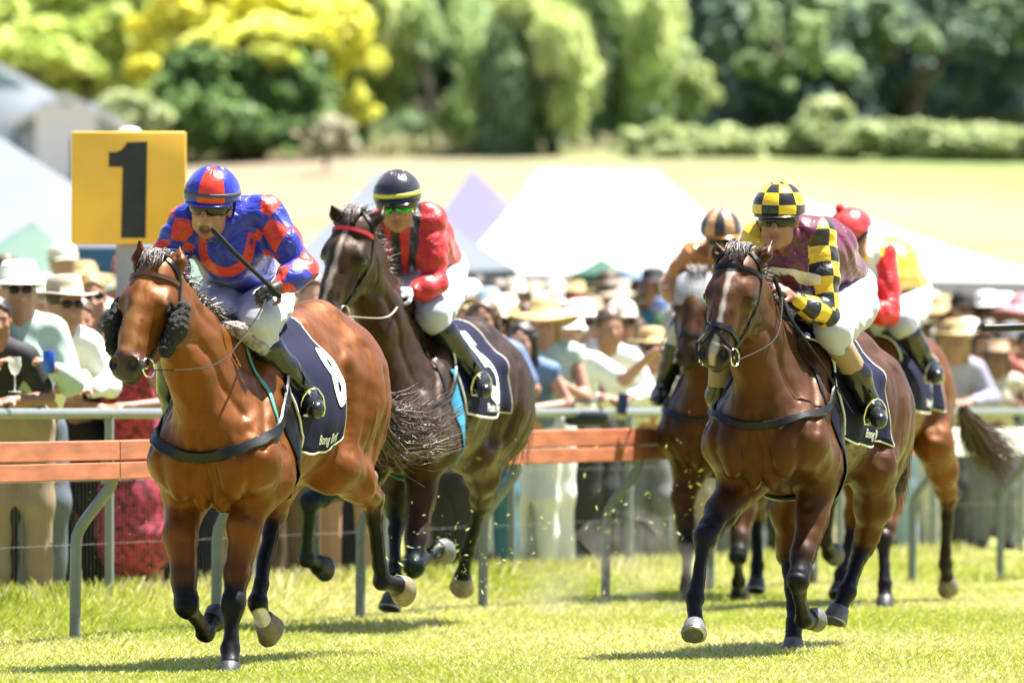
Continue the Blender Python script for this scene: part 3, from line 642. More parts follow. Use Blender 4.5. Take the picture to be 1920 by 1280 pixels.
    HC((.22, 0, .002), (.50, 0, .004), .078, .050, .04, None, (ll, .95)); HC((.26, 0, .03), (.52, 0, .018), .045, .036, .03)
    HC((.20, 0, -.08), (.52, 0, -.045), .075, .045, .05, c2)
    HE((.555, 0, -.008), (.060, .056, .056), .03, mzc)
    for sg in (-1, 1):
        HE((.566, sg * .040, .012), (.042, .030, .036), .015, mzc)
        HE((.580, sg * .044, .034), (.034, .019, .026), .008, BLK, op='s')
    HE((.598, 0, -.018), (.030, .046, .034), .02, mzc); HE((.575, 0, -.070), (.045, .034, .028), .02, mzc)
    HC((.606, -.05, -.052), (.606, .05, -.052), .007, .007, .008, BLK, op='s')
    # ears
    for e, sg in (('earL', -1), ('earR', 1)):
        tip = J(head[e][0], head[e][1], head['poll'][2] + head.get('earf', -.03)); b = H(.022, sg * .066, -.015)
        d = tip - b; mid = b + d * .42 + ll * sg * .012
        wv = ll; s.chain([b, mid, tip], [.028 * hw, .030 * hw, .005], k=.016, col=c1, flat=(nn, .8))
        s.chain([b + d * .22 + nn * .027, mid + nn * .027, b + d * .8 + nn * .014], [.006, .010, .003], k=.008, col=tuple(.5 * v for v in coatcol), op='s')
    # ---- neck
    th = H(.17, 0, -.16); k1 = Pl - a * .02 - nn * .06 * hs
    nb = head.get('neckbow', -.02)
    mid = k1.lerp(T_(.0, 0, -.10), .5) + Uv * nb
    s.chain([k1, k1.lerp(mid, .5) + Uv * nb * .4, mid, T_(.05, 0, -.12)], [.050 * S, .050 * S, .055 * S, .075 * S], k=.07, col=c1)
    und0 = th; und1 = T_(.36, 0, -.40); um = und0.lerp(und1, .5) - Fv * .02
    s.chain([und0, um, und1], [.066 * S, .086 * S, .13 * S], k=.08, col=c1)
    c0 = k1.lerp(th, .5); cm = mid.lerp(um, .5)
    s.chain([c0, cm, T_(.20, 0, -.28)], [.074 * S, .104 * S, .175 * S], k=.08, col=c1, flat=(Lv, head.get('neckw', .92)))
    # ---- legs
    h.hooves = []
    for nm, g in legs.items():
        pts = [J(*p) for p in g['pts']]; sg = g['side']; fc = g.get('flip', 1); lc = legcol; col = [c1] * 9
        if nm.startswith('F'):
            elbow, mid_, knee, fet, hf = pts
            s.cap(T_(.30, sg * .17, -.56), elbow, .12 * S, .098 * S, k=.06, col=c1)
            s.chain([elbow, mid_], [.092 * S, .075 * S], k=.045, col=c1)
            s.chain([mid_, mid_.lerp(knee, .6)], [.072 * S, .055 * S], k=.03, col=lc if g.get('darkarm') else c1); s.cap(mid_.lerp(knee, .6), knee, .055 * S, .047 * S, k=.03, col=lc)
            dk = (fet - knee); s.ell(knee, (.052 * S, .050 * S, .062 * S), None, k=.02, col=lc)
            q = knee.lerp(fet, .22)
            s.chain([knee, q, knee.lerp(fet, .8), fet], [.045 * S, .033 * S, .031 * S, .037 * S], k=.02, col=lc)
            s.chain([q + (knee - mid_).cross(Lv).normalized() * 0, fet], [.02, .02], k=.02, col=lc)
        else:
            stif, gas, hock, fet, hf = pts
            s.cap(T_(-1.05, sg * .13, -.42), stif, .20 * S, .125 * S, k=.09, col=c1, flat=(Lv, .8)); s.cap(T_(-1.32, sg * .12, -.50), gas, .12 * S, .085 * S, k=.08, col=c1, flat=(Lv, .85))
            s.chain([stif, gas, gas.lerp(hock, .7), hock], [.115 * S, .083 * S, .055 * S, .046 * S], k=.05, col=c1 if not g.get('dark') else lc)
            if 'hp' in g: s.cap(J(*g['hp']), gas.lerp(hock, .35), .024 * S, .026 * S, k=.02, col=g.get('hpc', lc)); s.cap(J(*g['hp']), hock.lerp(fet, .15), .026 * S, .028 * S, k=.03, col=lc)
            s.ell(hock, (.050 * S, .048 * S, .062 * S), None, k=.02, col=tuple(.4 * a_ + .6 * b_ for a_, b_ in zip(c1, lc)))
            q = hock.lerp(fet, .25)
            s.chain([hock, q, hock.lerp(fet, .8), fet], [.045 * S, .036 * S, .033 * S, .039 * S], k=.02, col=lc)
        pc = g.get('pastern', lc); s.ell(fet, (.042 * S,) * 3, None, k=.015, col=g.get('fetc', lc))
        cor = fet.lerp(hf, .72) if 'cor' not in g else J(*g['cor'])
        s.chain([fet, fet.lerp(cor, .5), cor], [.036 * S, .032 * S, .043 * S], k=.02, col=pc)
        h.hooves.append((cor, hf, g))
    def colfn(V, CO):
        if face: CO = face(h, V, CO)
        for sg in (-1, 1):
            e = np.array(H(.238, sg * .094, -.004)); k = (1 - sm(.022 * hw, .046 * hw, np.linalg.norm(V - e, axis=1)))[:, None] * .85; CO = CO * (1 - k) + np.array(BLK) * .6 * k
        return CO
    def wrp(p):
        return -.004 * vnoise(p, 14, 1) * S + -.0018 * vnoise(p, 34, 4)
    me = s.mesh("horse_body", res, 2, wrp, c1, .016, colfn=colfn)
    vs = np.empty(len(me.vertices) * 3, np.float32); me.vertices.foreach_get('co', vs); vs = vs.reshape(-1, 3)
    nr = np.empty(len(me.vertices) * 3, np.float32); me.vertices.foreach_get('normal', nr); nr = nr.reshape(-1, 3)
    bv = BVHTree.FromPolygons([tuple(v) for v in vs.tolist()], [tuple(p.vertices) for p in me.polygons]); disp = np.zeros(len(vs), np.float32)
    def crease(pts, w_, d):
        pts = [Vector(p) for p in pts]; q = []
        for a_, b_ in zip(pts, pts[1:]):
            k_ = max(2, int((b_ - a_).length / (w_ * .6)))
            for i in range(k_):
                r_ = bv.find_nearest(a_.lerp(b_, i / k_))
                if r_[0] is not None: q.append(list(r_[0]))
        if not q: return
        q = np.array(q, np.float32); lo_, hi_ = q.min(0) - 3 * w_, q.max(0) + 3 * w_; ix = np.where(((vs > lo_) & (vs < hi_)).all(1))[0]
        if not len(ix): return
        dm = np.full(len(ix), 9., np.float32)
        for i in range(len(q)):
            dm = np.minimum(dm, np.linalg.norm(vs[ix] - q[i], axis=1))
        e = np.exp(-(dm / w_) ** 2) * d; disp[ix] = np.where(np.abs(e) > np.abs(disp[ix]), e, disp[ix])
    for sg in (-1, 1):
        TT = lambda L_: [T_(a_, sg * b_, c_) for a_, b_, c_ in L_]
        for L_, w_, d in (([(.10, .14, -.10), (.25, .22, -.30), (.40, .24, -.50)], .026, -.013), ([(-.25, .25, -.25), (-.15, .30, -.5), (.02, .30, -.70)], .030, -.014), ([(-.04, .18, -.15), (.12, .25, -.38)], .022, .008),
                          ([(.52, .02, -.42), (.48, .05, -.60), (.40, .10, -.76)], .020, -.014), ([(.46, .20, -.46), (.42, .17, -.66), (.30, .17, -.80)], .020, -.013), ([(.50, .12, -.50), (.44, .13, -.70)], .030, .007),
                          ([(-.80, .28, -.28), (-.76, .28, -.62)], .045, -.018), ([(-1.05, .3, -.15), (-.95, .3, -.4), (-.88, .25, -.6)], .030, -.011), ([(-1.32, .25, -.18), (-1.28, .3, -.45), (-1.15, .3, -.82)], .022, -.015), ([(-1.16, .3, -.3), (-1.05, .3, -.72)], .028, -.009),
                          ([(.0, .3, -.42), (-.15, .3, -.55), (-.35, .3, -.60), (-.6, .3, -.60)], .008, .005), ([(.20, .3, -.35), (.12, .3, -.50), (.14, .3, -.62)], .007, .005), ([(.32, .3, -.40), (.24, .3, -.55)], .007, .004), ([(-1.0, .3, -.45), (-.98, .3, -.60), (-.92, .3, -.7)], .007, .004)):
            crease(TT(L_), w_ * S, d * S)
        for k_ in range(5): crease(TT([(-.28 - .1 * k_, .3, -.32), (-.33 - .1 * k_, .3, -.62)]), .020, -.0035)
        crease([H(.30, sg * .09, -.16), c0.lerp(um, .6) + Lv * sg * .12, um.lerp(cm, .35) + Lv * sg * .13, T_(.36, sg * .14, -.36)], .024, -.014)
        crease([k1.lerp(mid, .4) + Lv * sg * .1 - Uv * .08, mid.lerp(cm, .4) + Lv * sg * .13, T_(.12, sg * .2, -.22)], .030, -.008)
        crease([H(.24, sg * .1, -.075), H(.33, sg * .09, -.07), H(.42, sg * .07, -.045)], .009, .006); crease([H(.30, sg * .1, -.02), H(.38, sg * .08, -.06), H(.44, sg * .07, -.075)], .006, .004)
        crease([H(.34, sg * .09, -.20), H(.28, sg * .09, -.22), H(.20, sg * .09, -.20), H(.13, sg * .1, -.12)], .012, -.008); crease([H(.36, sg * .04, .06), H(.46, sg * .045, .05), H(.52, sg * .05, .03)], .010, -.005)
    for nm, g in legs.items():
        pts = [J(*p) for p in g['pts']]; a_, b_ = (pts[2], pts[3]); mid_ = pts[1]
        ax_ = (b_ - a_).normalized(); lat = Lv; bk = ax_.cross(lat).normalized()
        for sg in (-1, 1):
            crease([a_.lerp(b_, .2) + lat * sg * .05 + bk * .004, a_.lerp(b_, .88) + lat * sg * .05 + bk * .004], .008, -.006)
            crease([mid_ + lat * sg * .08, mid_.lerp(a_, .8) + lat * sg * .06], .012, -.006); crease([mid_ + lat * sg * .06 - bk * .05, a_ + lat * sg * .05 - bk * .03], .006, .004)
        crease([a_ + lat * .05 - ax_ * .05, a_ - lat * .05 - ax_ * .05], .012, -.004); crease([a_ + lat * .05 + ax_ * .05, a_ - lat * .05 + ax_ * .05], .012, -.005)
    vs = vs + nr * disp[:, None]; me.vertices.foreach_set('co', vs.ravel()); me.update()
    h.body = link("body", me, rt, coat("coat_" + key)); h.bvh = None
    vs = np.empty(len(me.vertices) * 3, np.float32); me.vertices.foreach_get('co', vs); vs = vs.reshape(-1, 3)
    h.bvh = BVHTree.FromPolygons([tuple(v) for v in vs.tolist()], [tuple(p.vertices) for p in me.polygons])
    # ---- hooves: wall, sole and shoe
    for cor, hf, g in h.hooves:
        axv = unit(J(*g['sole']) - cor) if 'sole' in g else unit(hf - cor)
        toe = Vector(g.get('toe', (-.3, -1, -.1))); toe = (toe - axv * toe.dot(axv)).normalized(); sd_ = axv.cross(toe)
        r0, r1, hh = .043 * S, g.get('hr', .060) * S, .078 * S
        mb = MB(); G = []
        for t in (0, .06, .5, .93, 1.0):
            r = r0 + (r1 - r0) * t + (.003 if t == .06 else 0) - (.003 if t == 1 else 0)
            G.append([cor + axv * (hh * t - (1 - t) * .02 * math.cos(a_) * 0) + (toe * math.cos(a_) * r * 1.12 + sd_ * math.sin(a_) * r) + toe * (t * .018 * S) for a_ in np.linspace(0, 2 * math.pi, 22, endpoint=False)])
        mb.grid(G, closed=True); vv = mb.bm.verts[:]; mb.bm.verts.ensure_lookup_table()
        n_ = 22; top = [mb.bm.verts[i] for i in range(n_)]; bot = [mb.bm.verts[len(mb.bm.verts) - n_ + i] for i in range(n_)]
        mb.bm.faces.new(top); cc = mb.bm.verts.new(cor + axv * (hh - .012) + toe * .018 * S)
        for i in range(n_): mb.bm.faces.new((bot[i], bot[(i + 1) % n_], cc))
        ho = mb.build("hoof", mat("hoof_" + g.get('hc', 'grey'), {'grey': (.10, .10, .105), 'tan': (.20, .16, .10), 'dark': (.035, .035, .04)}[g.get('hc', 'grey')], rough=.5, noise=.25, nscale=30, bump=.2, bscale=90), rt)
        mb = MB(); G = []
        for a_ in np.linspace(R(38), R(322), 20):
            dr = toe * math.cos(a_ + math.pi) * 1.12 + sd_ * math.sin(a_ + math.pi); o = cor + axv * (hh + .001) + toe * .018 * S
            G.append([o + dr * (r1 - .004), o + dr * (r1 - .018), o + dr * (r1 - .018) + axv * .006, o + dr * (r1 - .004) + axv * .006])
        mb.grid(G, closed=True); mb.build("horseshoe", mat("shoe_metal", (.5, .5, .5), rough=.35, metal=.9), ho)
    # ---- eyes
    for sg in (-1, 1):
        mb = MB(); bmesh.ops.create_uvsphere(mb.bm, u_segments=14, v_segments=9, radius=.024 * hs, matrix=Matrix.Translation(H(.238, sg * .094, .0)))
        mb.build("eye", mat("horse_eye", (.008, .005, .004), rough=.06, coat=.6), rt)
    # ---- hair
    mh = mat("mane_" + key, (.045, .032, .028), rough=.38, spec=.6, attr='Col')
    if mane:
        c_ = []
        for i in range(230):
            t = rng.random() ** 1.0; p0 = k1.lerp(mid, t * 2) if t < .5 else mid.lerp(T_(.1, 0, -.05), t * 2 - 1)
            p0 = p0 + Uv * .042 * S; sd = head.get('maneside', 1) * Lv
            l = rng.uniform(.05, .13); d0 = (sd * rng.uniform(.1, .7) + Uv * rng.uniform(.2, .9) - Fv * rng.uniform(0, .8)).normalized()
            d1 = (sd * rng.uniform(.2, .9) - Fv * rng.uniform(.5, 1.2) + Uv * rng.uniform(-.6, .3)).normalized()
            c_.append([p0, p0 + d0 * l * .5, p0 + d0 * l * .5 + d1 * l * .55])
        hair("mane", c_, .006, (.045, .03, .026), mh, rt)
    c_ = []
    for i in range(120):
        l = rng.uniform(-.045, .045); p0 = H(-.06 + rng.uniform(-.02, .03), l, .02)
        e = H(.045 + rng.uniform(-.04, .03), l * .7 + rng.uniform(-.02, .03), .078 + rng.uniform(-.004, .012))
        m_ = p0.lerp(e, .5) + (nn + Uv) * .018
        c_.append([p0, m_, e])
    hair("forelock", c_, .005, head.get('fore', (.10, .085, .08)), mh, rt)
    if tail:
        tp = [J(*p) for p in tail['pts']]; c_ = []
        for i in range(tail.get('n', 420)):
            sp = tail.get('spread', .10); o = Vector(rng.normal(0, 1, 3)); q = []
            cut = rng.uniform(.55, 1.0); M_ = 7
            for j in range(M_):
                t = j / (M_ - 1) * cut * (len(tp) - 1); i0 = min(int(t), len(tp) - 2); f_ = t - i0
                pp = [tp[max(i0 - 1, 0)], tp[i0], tp[i0 + 1], tp[min(i0 + 2, len(tp) - 1)]]
                a0, a1_, a2_, a3_ = pp; x = f_
                c = .5 * ((2 * a1_) + (-a0 + a2_) * x + (2 * a0 - 5 * a1_ + 4 * a2_ - a3_) * x * x + (-a0 + 3 * a1_ - 3 * a2_ + a3_) * x ** 3)
                w_ = .018 + sp * (j / (M_ - 1)) ** 1.1; q.append(c + o * w_ * .55 + Vector(rng.normal(0, 1, 3)) * w_ * .06)
            c_.append(q)
        hair("tail", c_, .0055, tail.get('col', (.05, .035, .028)), mh, rt)
    return h
def hair(name, curves, r, col, m, parent):
    V = []; F = []; CO = []; off = 0
    for c in curves:
        n = len(c); c = [Vector(p) for p in c]; sh = rng.uniform(.6, 1.7); ph = rng.random() * 6
        for i, p in enumerate(c):
            t = (c[min(i + 1, n - 1)] - c[max(i - 1, 0)]); t = t.normalized() if t.length > 1e-6 else Vector((0, 0, 1)); x = t.orthogonal().normalized(); y = t.cross(x)
            rr = r * (1 - .85 * i / (n - 1))
            for k in range(3): a = ph + k * 2.1; V.append(p + (x * math.cos(a) + y * math.sin(a)) * rr); CO.append([v * sh * (1 + .5 * i / n) for v in col])
        for i in range(n - 1):
            for k in range(3): a, b = off + i * 3 + k, off + i * 3 + (k + 1) % 3; F.append((a, b, b + 3, a + 3))
        off += 3 * n
    return link(name, npmesh(name, np.array(V), np.array(F), True, np.array(CO)), parent, m)
# ------------------------------------------------------------------ tack helpers (all follow the body's real surface)
def pix_hit(h, px, py, off=.006):
    o = Vector((0, 0, CAMZ)); d = (P(px, py, 40) - o).normalized(); r = h.bvh.ray_cast(o, d, 200)
    return None if r[0] is None else (r[0] + r[1] * off, r[1])
def strap_on(h, pts, width, thick, m, name, parent, n=28, off=.004, closed=False, proj_=True):
    "flat strap through 3-D control points, pulled onto the body's surface"
    pts = [Vector(p) for p in pts]; L = [0]
    for a, b in zip(pts, pts[1:]): L.append(L[-1] + (b - a).length)
    C_ = []
    for i in range(n):
        t = L[-1] * i / (n - 1); k = max(0, min(len(pts) - 2, int(np.searchsorted(L, t, 'right') - 1))); f = (t - L[k]) / max(L[k + 1] - L[k], 1e-6)
        a0, a1_, a2_, a3_ = pts[max(k - 1, 0)], pts[k], pts[k + 1], pts[min(k + 2, len(pts) - 1)]
        C_.append(.5 * ((2 * a1_) + (-a0 + a2_) * f + (2 * a0 - 5 * a1_ + 4 * a2_ - a3_) * f * f + (-a0 + 3 * a1_ - 3 * a2_ + a3_) * f ** 3))
    N_ = []
    for i, c in enumerate(C_):
        r = h.bvh.find_nearest(c)
        if r[0] is not None:
            nrm = r[1]
            if proj_: C_[i] = r[0] + nrm * off
            N_.append(nrm)
        else: N_.append(Vector((0, -1, 0)))
    if proj_:
        for _ in range(3): C_ = [C_[0]] + [(C_[i - 1] + C_[i] * 2 + C_[i + 1]) / 4 for i in range(1, n - 1)] + [C_[-1]]
        for i in range(n):
            r = h.bvh.find_nearest(C_[i])
            if r[0] is not None and (C_[i] - r[0]).dot(r[1]) < off: C_[i] = r[0] + r[1] * off
    mb = MB(); G = []
    for i, c in enumerate(C_):
        t = (C_[min(i + 1, n - 1)] - C_[max(i - 1, 0)]).normalized(); s_ = t.cross(N_[i]).normalized(); nn = s_.cross(t)
        if nn.dot(N_[i]) < 0: nn = -nn
        w_, th = width / 2, thick
        G.append([c - s_ * w_, c - s_ * w_ * .8 + nn * th, c + s_ * w_ * .8 + nn * th, c + s_ * w_, c - nn * th * .5])
    mb.grid(G, closed=True); return mb.build(name, m, parent)
def section(h, c, axis, u0, a0, a1, n, width, thick, m, name, parent, off=.004):
    "band round the body: rays cast outwards from c in the plane across axis"
    axis = Vector(axis).normalized(); u = Vector(u0); u = (u - axis * u.dot(axis)).normalized(); v = axis.cross(u); pts = []
    for i in range(n):
        a = a0 + (a1 - a0) * i / (n - 1); d = u * math.cos(a) + v * math.sin(a); r = h.bvh.ray_cast(c, d, 1.2)
        if r[0] is not None: pts.append((r[0], d))
    mb = MB(); G = []
    for p, d in pts:
        o = p + d * off; G.append([o - axis * width / 2 - d * .006, o - axis * width / 2 * .85 + d * thick, o + axis * width / 2 * .85 + d * thick, o + axis * width / 2 - d * .006])
    mb.grid(G); return mb.build(name, m, parent)
m_lea = mat("leather_black", (.006, .006, .007), rough=.38, spec=.3, bump=.1, bscale=90)
m_brn = mat("leather_brown", (.06, .028, .014), rough=.4)
m_stl = mat("steel", (.62, .60, .52), rough=.18, metal=1.0)
m_nvy = mat("cloth_navy", (.008, .009, .030), rough=.8, spec=.15, noise=.15, nscale=30, bump=.3, bscale=160)
m_pip = mat("cloth_piping", (.72, .70, .58), rough=.6)
m_num = mat("cloth_white", (.78, .78, .76), rough=.7, bump=.2, bscale=120)
def trunk_pt(h, f, ang, off=.012, c0=-.36):
    "point on the trunk at length f and angle ang from the spine (+ = horse's left)"
    S = h.S; c = h.T(f, 0, c0); d = h.U * math.cos(ang) + h.L * math.sin(ang)
    r = h.bvh.ray_cast(c + d * .12, d, 1.0)
    q = r[0] if r[0] is not None else c + d * .3 * S
    if abs(ang) < .5 and (q - c).length > .5 * S: q = c + d * .36 * S
    return q + d * off, d
def saddlecloth(h, f0, f1, a_bot, number=None, text=None, num_at=(.5, .5), num_size=.3, lag=0.10, numtilt=0, texth=.05, extra=.0, wav=.006, textat=(.10, .12)):
    root = h.root
    def grid_pt(s, t, off):                     # s 0..1 front to back, t -1..1 round the back
        at = abs(t); f = f0 + (f1 - f0) * s - lag * at ** 1.5 * (1 - .2 * s) + (.06 * math.sin(math.pi * s) * 0)
        ang = t * (a_bot + .05 * math.sin(math.pi * s))
        p, d = trunk_pt(h, f, ang, off + extra * at + wav * math.sin(s * 17 + at * 5) * at); return p
    nS, nT = 22, 60
    mb = MB(); G = [[grid_pt(s, t, .014) for t in np.linspace(-1, 1, nT)] for s in np.linspace(0, 1, nS)]
    for _ in range(2):
        G2 = [r[:] for r in G]
        for i in range(1, nS - 1):
            for j in range(1, nT - 1): G2[i][j] = (G[i][j] * 2 + G[i - 1][j] + G[i + 1][j] + G[i][j - 1] + G[i][j + 1]) / 6
        G = G2
    mb.grid(G); cl = mb.build("saddlecloth", m_nvy, root)
    sol = cl.modifiers.new("thick", 'SOLIDIFY'); sol.thickness = .007; sol.offset = 1
    mb = MB()
    for line in ([G[i][-1] for i in range(nS)], [G[i][0] for i in range(nS)], G[0], G[-1]):
        mb.tube([p + (p - h.T(-.4, 0, -.4)).normalized() * .004 for p in line], .0062, n=6)
    mb.build("piping", m_pip, cl)
    def G_at(s, t, off):
        x = min(max(s, 0), 1) * (nS - 1); y = (min(max(t, -1), 1) + 1) / 2 * (nT - 1); i, j = min(int(x), nS - 2), min(int(y), nT - 2); fx, fy = x - i, y - j
        p = G[i][j] * (1 - fx) * (1 - fy) + G[i + 1][j] * fx * (1 - fy) + G[i][j + 1] * (1 - fx) * fy + G[i + 1][j + 1] * fx * fy
        nrm = (G[i + 1][j] - G[i][j]).cross(G[i][j + 1] - G[i][j]).normalized()
        if nrm.dot(p - h.T(-.4, 0, -.4)) < 0: nrm = -nrm
        return p + nrm * off
    Ls = (G[-1][-8] - G[0][-8]).length; Lt = sum((G[nS // 2][j + 1] - G[nS // 2][j]).length for j in range(nT // 2, nT - 1))
    def glyph(txt, height, s0, t0, name, bold, side, spacing=1.0, tilt=0):
        cu = bpy.data.curves.new(name, 'FONT'); cu.body = txt; cu.size = height / .72; cu.offset = bold; cu.extrude = 0; cu.align_x = 'CENTER'; cu.align_y = 'CENTER'; cu.space_character = spacing; cu.resolution_u = 5
        ob = bpy.data.objects.new(name, cu); C.objects.link(ob); dg = bpy.context.evaluated_depsgraph_get()
        me = bpy.data.meshes.new_from_object(ob.evaluated_get(dg)); bpy.data.objects.remove(ob)
        bm = bmesh.new(); bm.from_mesh(me); bmesh.ops.triangulate(bm, faces=bm.faces)
        for _ in range(2 if height > .1 else 1): bmesh.ops.subdivide_edges(bm, edges=[e for e in bm.edges if e.calc_length() > .03], cuts=1)
        bmesh.ops.triangulate(bm, faces=bm.faces)
        ct, st = math.cos(tilt), math.sin(tilt)
        for v in bm.verts:
            x, y = v.co.x * ct - v.co.y * st, v.co.x * st + v.co.y * ct
            v.co = G_at(s0 + side * x / Ls, side * (t0 - y / Lt), .012)
        bm.to_mesh(me); bm.free(); me.materials.clear()
        o = link(name, me, cl, m_num); return o
    if number: 
        for side in (1, -1): glyph(number, num_size, num_at[0], num_at[1], "cloth_number", .018, side, tilt=numtilt)
    if text:
        for side in (1, -1): glyph(text, texth, .52 + textat[0] * 0, 1 - textat[1], "cloth_lettering", .0012, side, tilt=textat[0])
    return cl
def saddle(h, f=-.18):
    S = h.S; s = SDF(); ax = [h.F, h.L, h.U]
    s.ell(h.T(f, 0, .035), (.20, .09, .035), ax, k=.02); s.ell(h.T(f + .14, 0, .05), (.05, .07, .04), ax, k=.03); s.ell(h.T(f - .2, 0, .055), (.06, .11, .035), ax, k=.03)
    for sg in (-1, 1):
        p0, d = trunk_pt(h, f + .03, sg * .35, .03); p1, d1 = trunk_pt(h, f + .10, sg * .85, .03)
        s.cap(p0, p1, .055, .075, k=.03, flat=(d1, .22))
    o = link("saddle", s.mesh("saddle", .011, 2, None), h.root, m_lea)
    return o
def girth(h, f=.02, m=None, width=.10):
    pts = []
    for a in np.linspace(.9, math.pi * 2 - .9, 44):
        c = h.T(f, 0, -.42); d = h.U * math.cos(a) + h.L * math.sin(a); r = h.bvh.ray_cast(c, d, .6)
        if r[0] is not None and (r[0] - c).length < .42 * h.S: pts.append(r[0])
    return strap_on(h, pts, width, .007, m or m_lea, "girth", h.root, n=50, off=.006)
def bridle(h, m_brow, m=m_lea, noseband=True, cross=False, reins=None, bitside=1):
    root, H, hs = h.root, h.H, h.hs; out = []
    section(h, H(.075, 0, -.04), h.a + h.n * -.15, h.n, -R(82), R(82), 34, .020 * hs, .006, m_brow, "browband", root)
    strap_on(h, [H(.06, -.10, -.03), H(.0, -.075, .02), H(-.035, -.02, .04), H(-.035, .02, .04), H(.0, .075, .02), H(.06, .10, -.03)], .02 * hs, .005, m, "headpiece", root, n=22)
    for sg in (-1, 1):
        strap_on(h, [H(.04, sg * .10, -.03), H(.12, sg * .115, -.055), H(.25, sg * .11, -.07), H(.40, sg * .085, -.065), H(.515, sg * .07, -.045)], .018 * hs, .005, m, "cheek_strap", root, n=24)
        mb = MB(); c = H(.535, sg * .070, -.045); mb.ring(c, h.l * sg + h.n * .25, .036 * hs, .0045, 22, 6); mb.build("bit_ring", m_stl, root)
    MB().tube([H(.535, -.07, -.045), H(.555, 0, -.035), H(.535, .07, -.045)], .007, n=6).build("bit", m_stl, root)
    if noseband: section(h, H(.44, 0, -.03), h.a, h.n, -math.pi, math.pi, 40, .026 * hs, .006, m, "noseband", root)
    if cross:
        strap_on(h, [H(.42, -.05, .05), H(.47, 0, .06), H(.535, .06, .0), H(.55, .05, -.07)], .018, .005, m, "crossed_noseband", root, n=20)
        strap_on(h, [H(.42, .05, .05), H(.47, 0, .06), H(.535, -.06, .0), H(.55, -.05, -.07)], .018, .005, m, "crossed_noseband", root, n=20)
def reins(h, pts, name="rein", m=None, r=.006):
    mb = MB(); P_ = [Vector(p) for p in pts]; Q = []; m = m or mat('rein_leather', (.010, .009, .009), rough=.7, spec=.2)
    for k in range(len(P_) - 1):
        for f in np.linspace(0, 1, 8, endpoint=False):
            a0, a1_, a2_, a3_ = P_[max(k - 1, 0)], P_[k], P_[k + 1], P_[min(k + 2, len(P_) - 1)]
            Q.append(.5 * ((2 * a1_) + (-a0 + a2_) * f + (2 * a0 - 5 * a1_ + 4 * a2_ - a3_) * f * f + (-a0 + 3 * a1_ - 3 * a2_ + a3_) * f ** 3))
    Q.append(P_[-1]); mb.tube(Q, r, n=6, squash=(1, .45)); return mb.build(name, m or m_lea, h.root)
# ------------------------------------------------------------------ the five horses
def face_none(h, V, CO): return CO
def local(h, V):
    q = V - np.array(h.Pl); return q @ np.array(h.a) / h.ht, q @ np.array(h.l) / h.hw, q @ np.array(h.n) / h.hw
def blaze(pts, col, soft=.006):  # lighter stripe down the face: white markings and painted highlights
    def f(h, V, CO):
        t, l, n = local(h, V); ok = (n > .0) & (t > .0) & (t < .66) & (np.abs(l) < .12)
        c = np.interp(t, [p[0] for p in pts], [p[1] for p in pts]); w_ = np.interp(t, [p[0] for p in pts], [p[2] for p in pts])
        w_ = w_ * (1 + .25 * np.sin(t * 60)); k = (1 - sm(w_ - soft, w_ + soft, np.abs(l - c))) * ok * (w_ > .001)
        return CO * (1 - k[:, None]) + np.array(col) * k[:, None]
    return f
def socks_fn(lst, nxt=None):
    def f(h, V, CO):
        for (px, py, fw, r, col) in lst:
            c = np.array(h.J(px, py, fw)); d = np.linalg.norm(V - c, axis=1); k = (1 - sm(r * .85, r, d))[:, None]; CO = CO * (1 - k) + np.array(col) * k
        return nxt(h, V, CO) if nxt else CO
    return f
HA = build_horse("A", "bright bay leading horse with black sheepskin cheek pieces and one white hind pastern", 17, 440, 1.565, 38.95, 1.06, (.102, .033, .0042), (.006, .006, .007),
  dict(pitch=5.5, poll=(297, 500, .74), muzzle=(231, 702, 1.0), yaw=24, earL=(263, 449), earR=(337, 458), neckbow=-.05, muzcol=(.035, .030, .032)),
  dict(FR=dict(side=-1, pts=[(352, 925, .12, -.2), (338, 1000, .22, -.18), (350, 1135, .34, -.15), (386, 1185, .08, -.15), (403, 1158, -.02, -.15)], toe=(0, .2, -1), sole=(418, 1130, -.12, -.15), hc='dark'),
       FL=dict(side=1, pts=[(480, 920, .08, .2), (457, 990, .16, .2), (437, 1130, .26, .18), (432, 1215, .30, .18), (430, 1258, .36, .18)], cor=(431, 1243, .34, .18), toe=(-.3, -1, 0), sole=(430, 1270, .36, .18), hc='dark', hr=.052),
       HR=dict(side=-1, pts=[(505, 830, -.62, -.17), (520, 900, -.75, -.15), (514, 962, -.84, -.15), (482, 1128, -.55, -.15), (500, 1175, -.60, -.15)], hp=(536, 925, -.92, -.15), hpc=(.11, .034, .0032), cor=(494, 1163, -.58, -.15), sole=(520, 1186, -.66, -.15), toe=(-.4, -.3, -1), hc='tan', hr=.066),
       HL=dict(side=1, pts=[(622, 872, -.85, .2), (665, 900, -1.05, .18), (697, 935, -1.25, .16), (716, 1088, -1.38, .16), (762, 1106, -1.55, .16)], hp=(697, 893, -1.35, .16), hpc=(.4, .3, .25), cor=(744, 1098, -1.46, .16), sole=(775, 1106, -1.60, .16), toe=(-.3, -.2, -1), hc='tan', hr=.064)),
  res=.0088, face=socks_fn([(490, 1163, -.57, .062, (.55, .52, .45))], blaze([(.02, 0, 0), (.06, 0, .012), (.10, 0, .022), (.16, 0, .004), (.26, 0, .018), (.36, 0, .032), (.50, 0, .045), (.525, 0, 0), (.66, 0, 0)], (.19, .085, .03), .018)),  # lighter nose bridge: mostly a highlight painted into the coat colour
  tail=dict(pts=[(697, 730, -1.46, .03), (716, 790, -1.62, .05), (760, 812, -1.72, .08), (835, 770, -1.80, .12)], n=1000, spread=.12, col=(.07, .05, .045)))
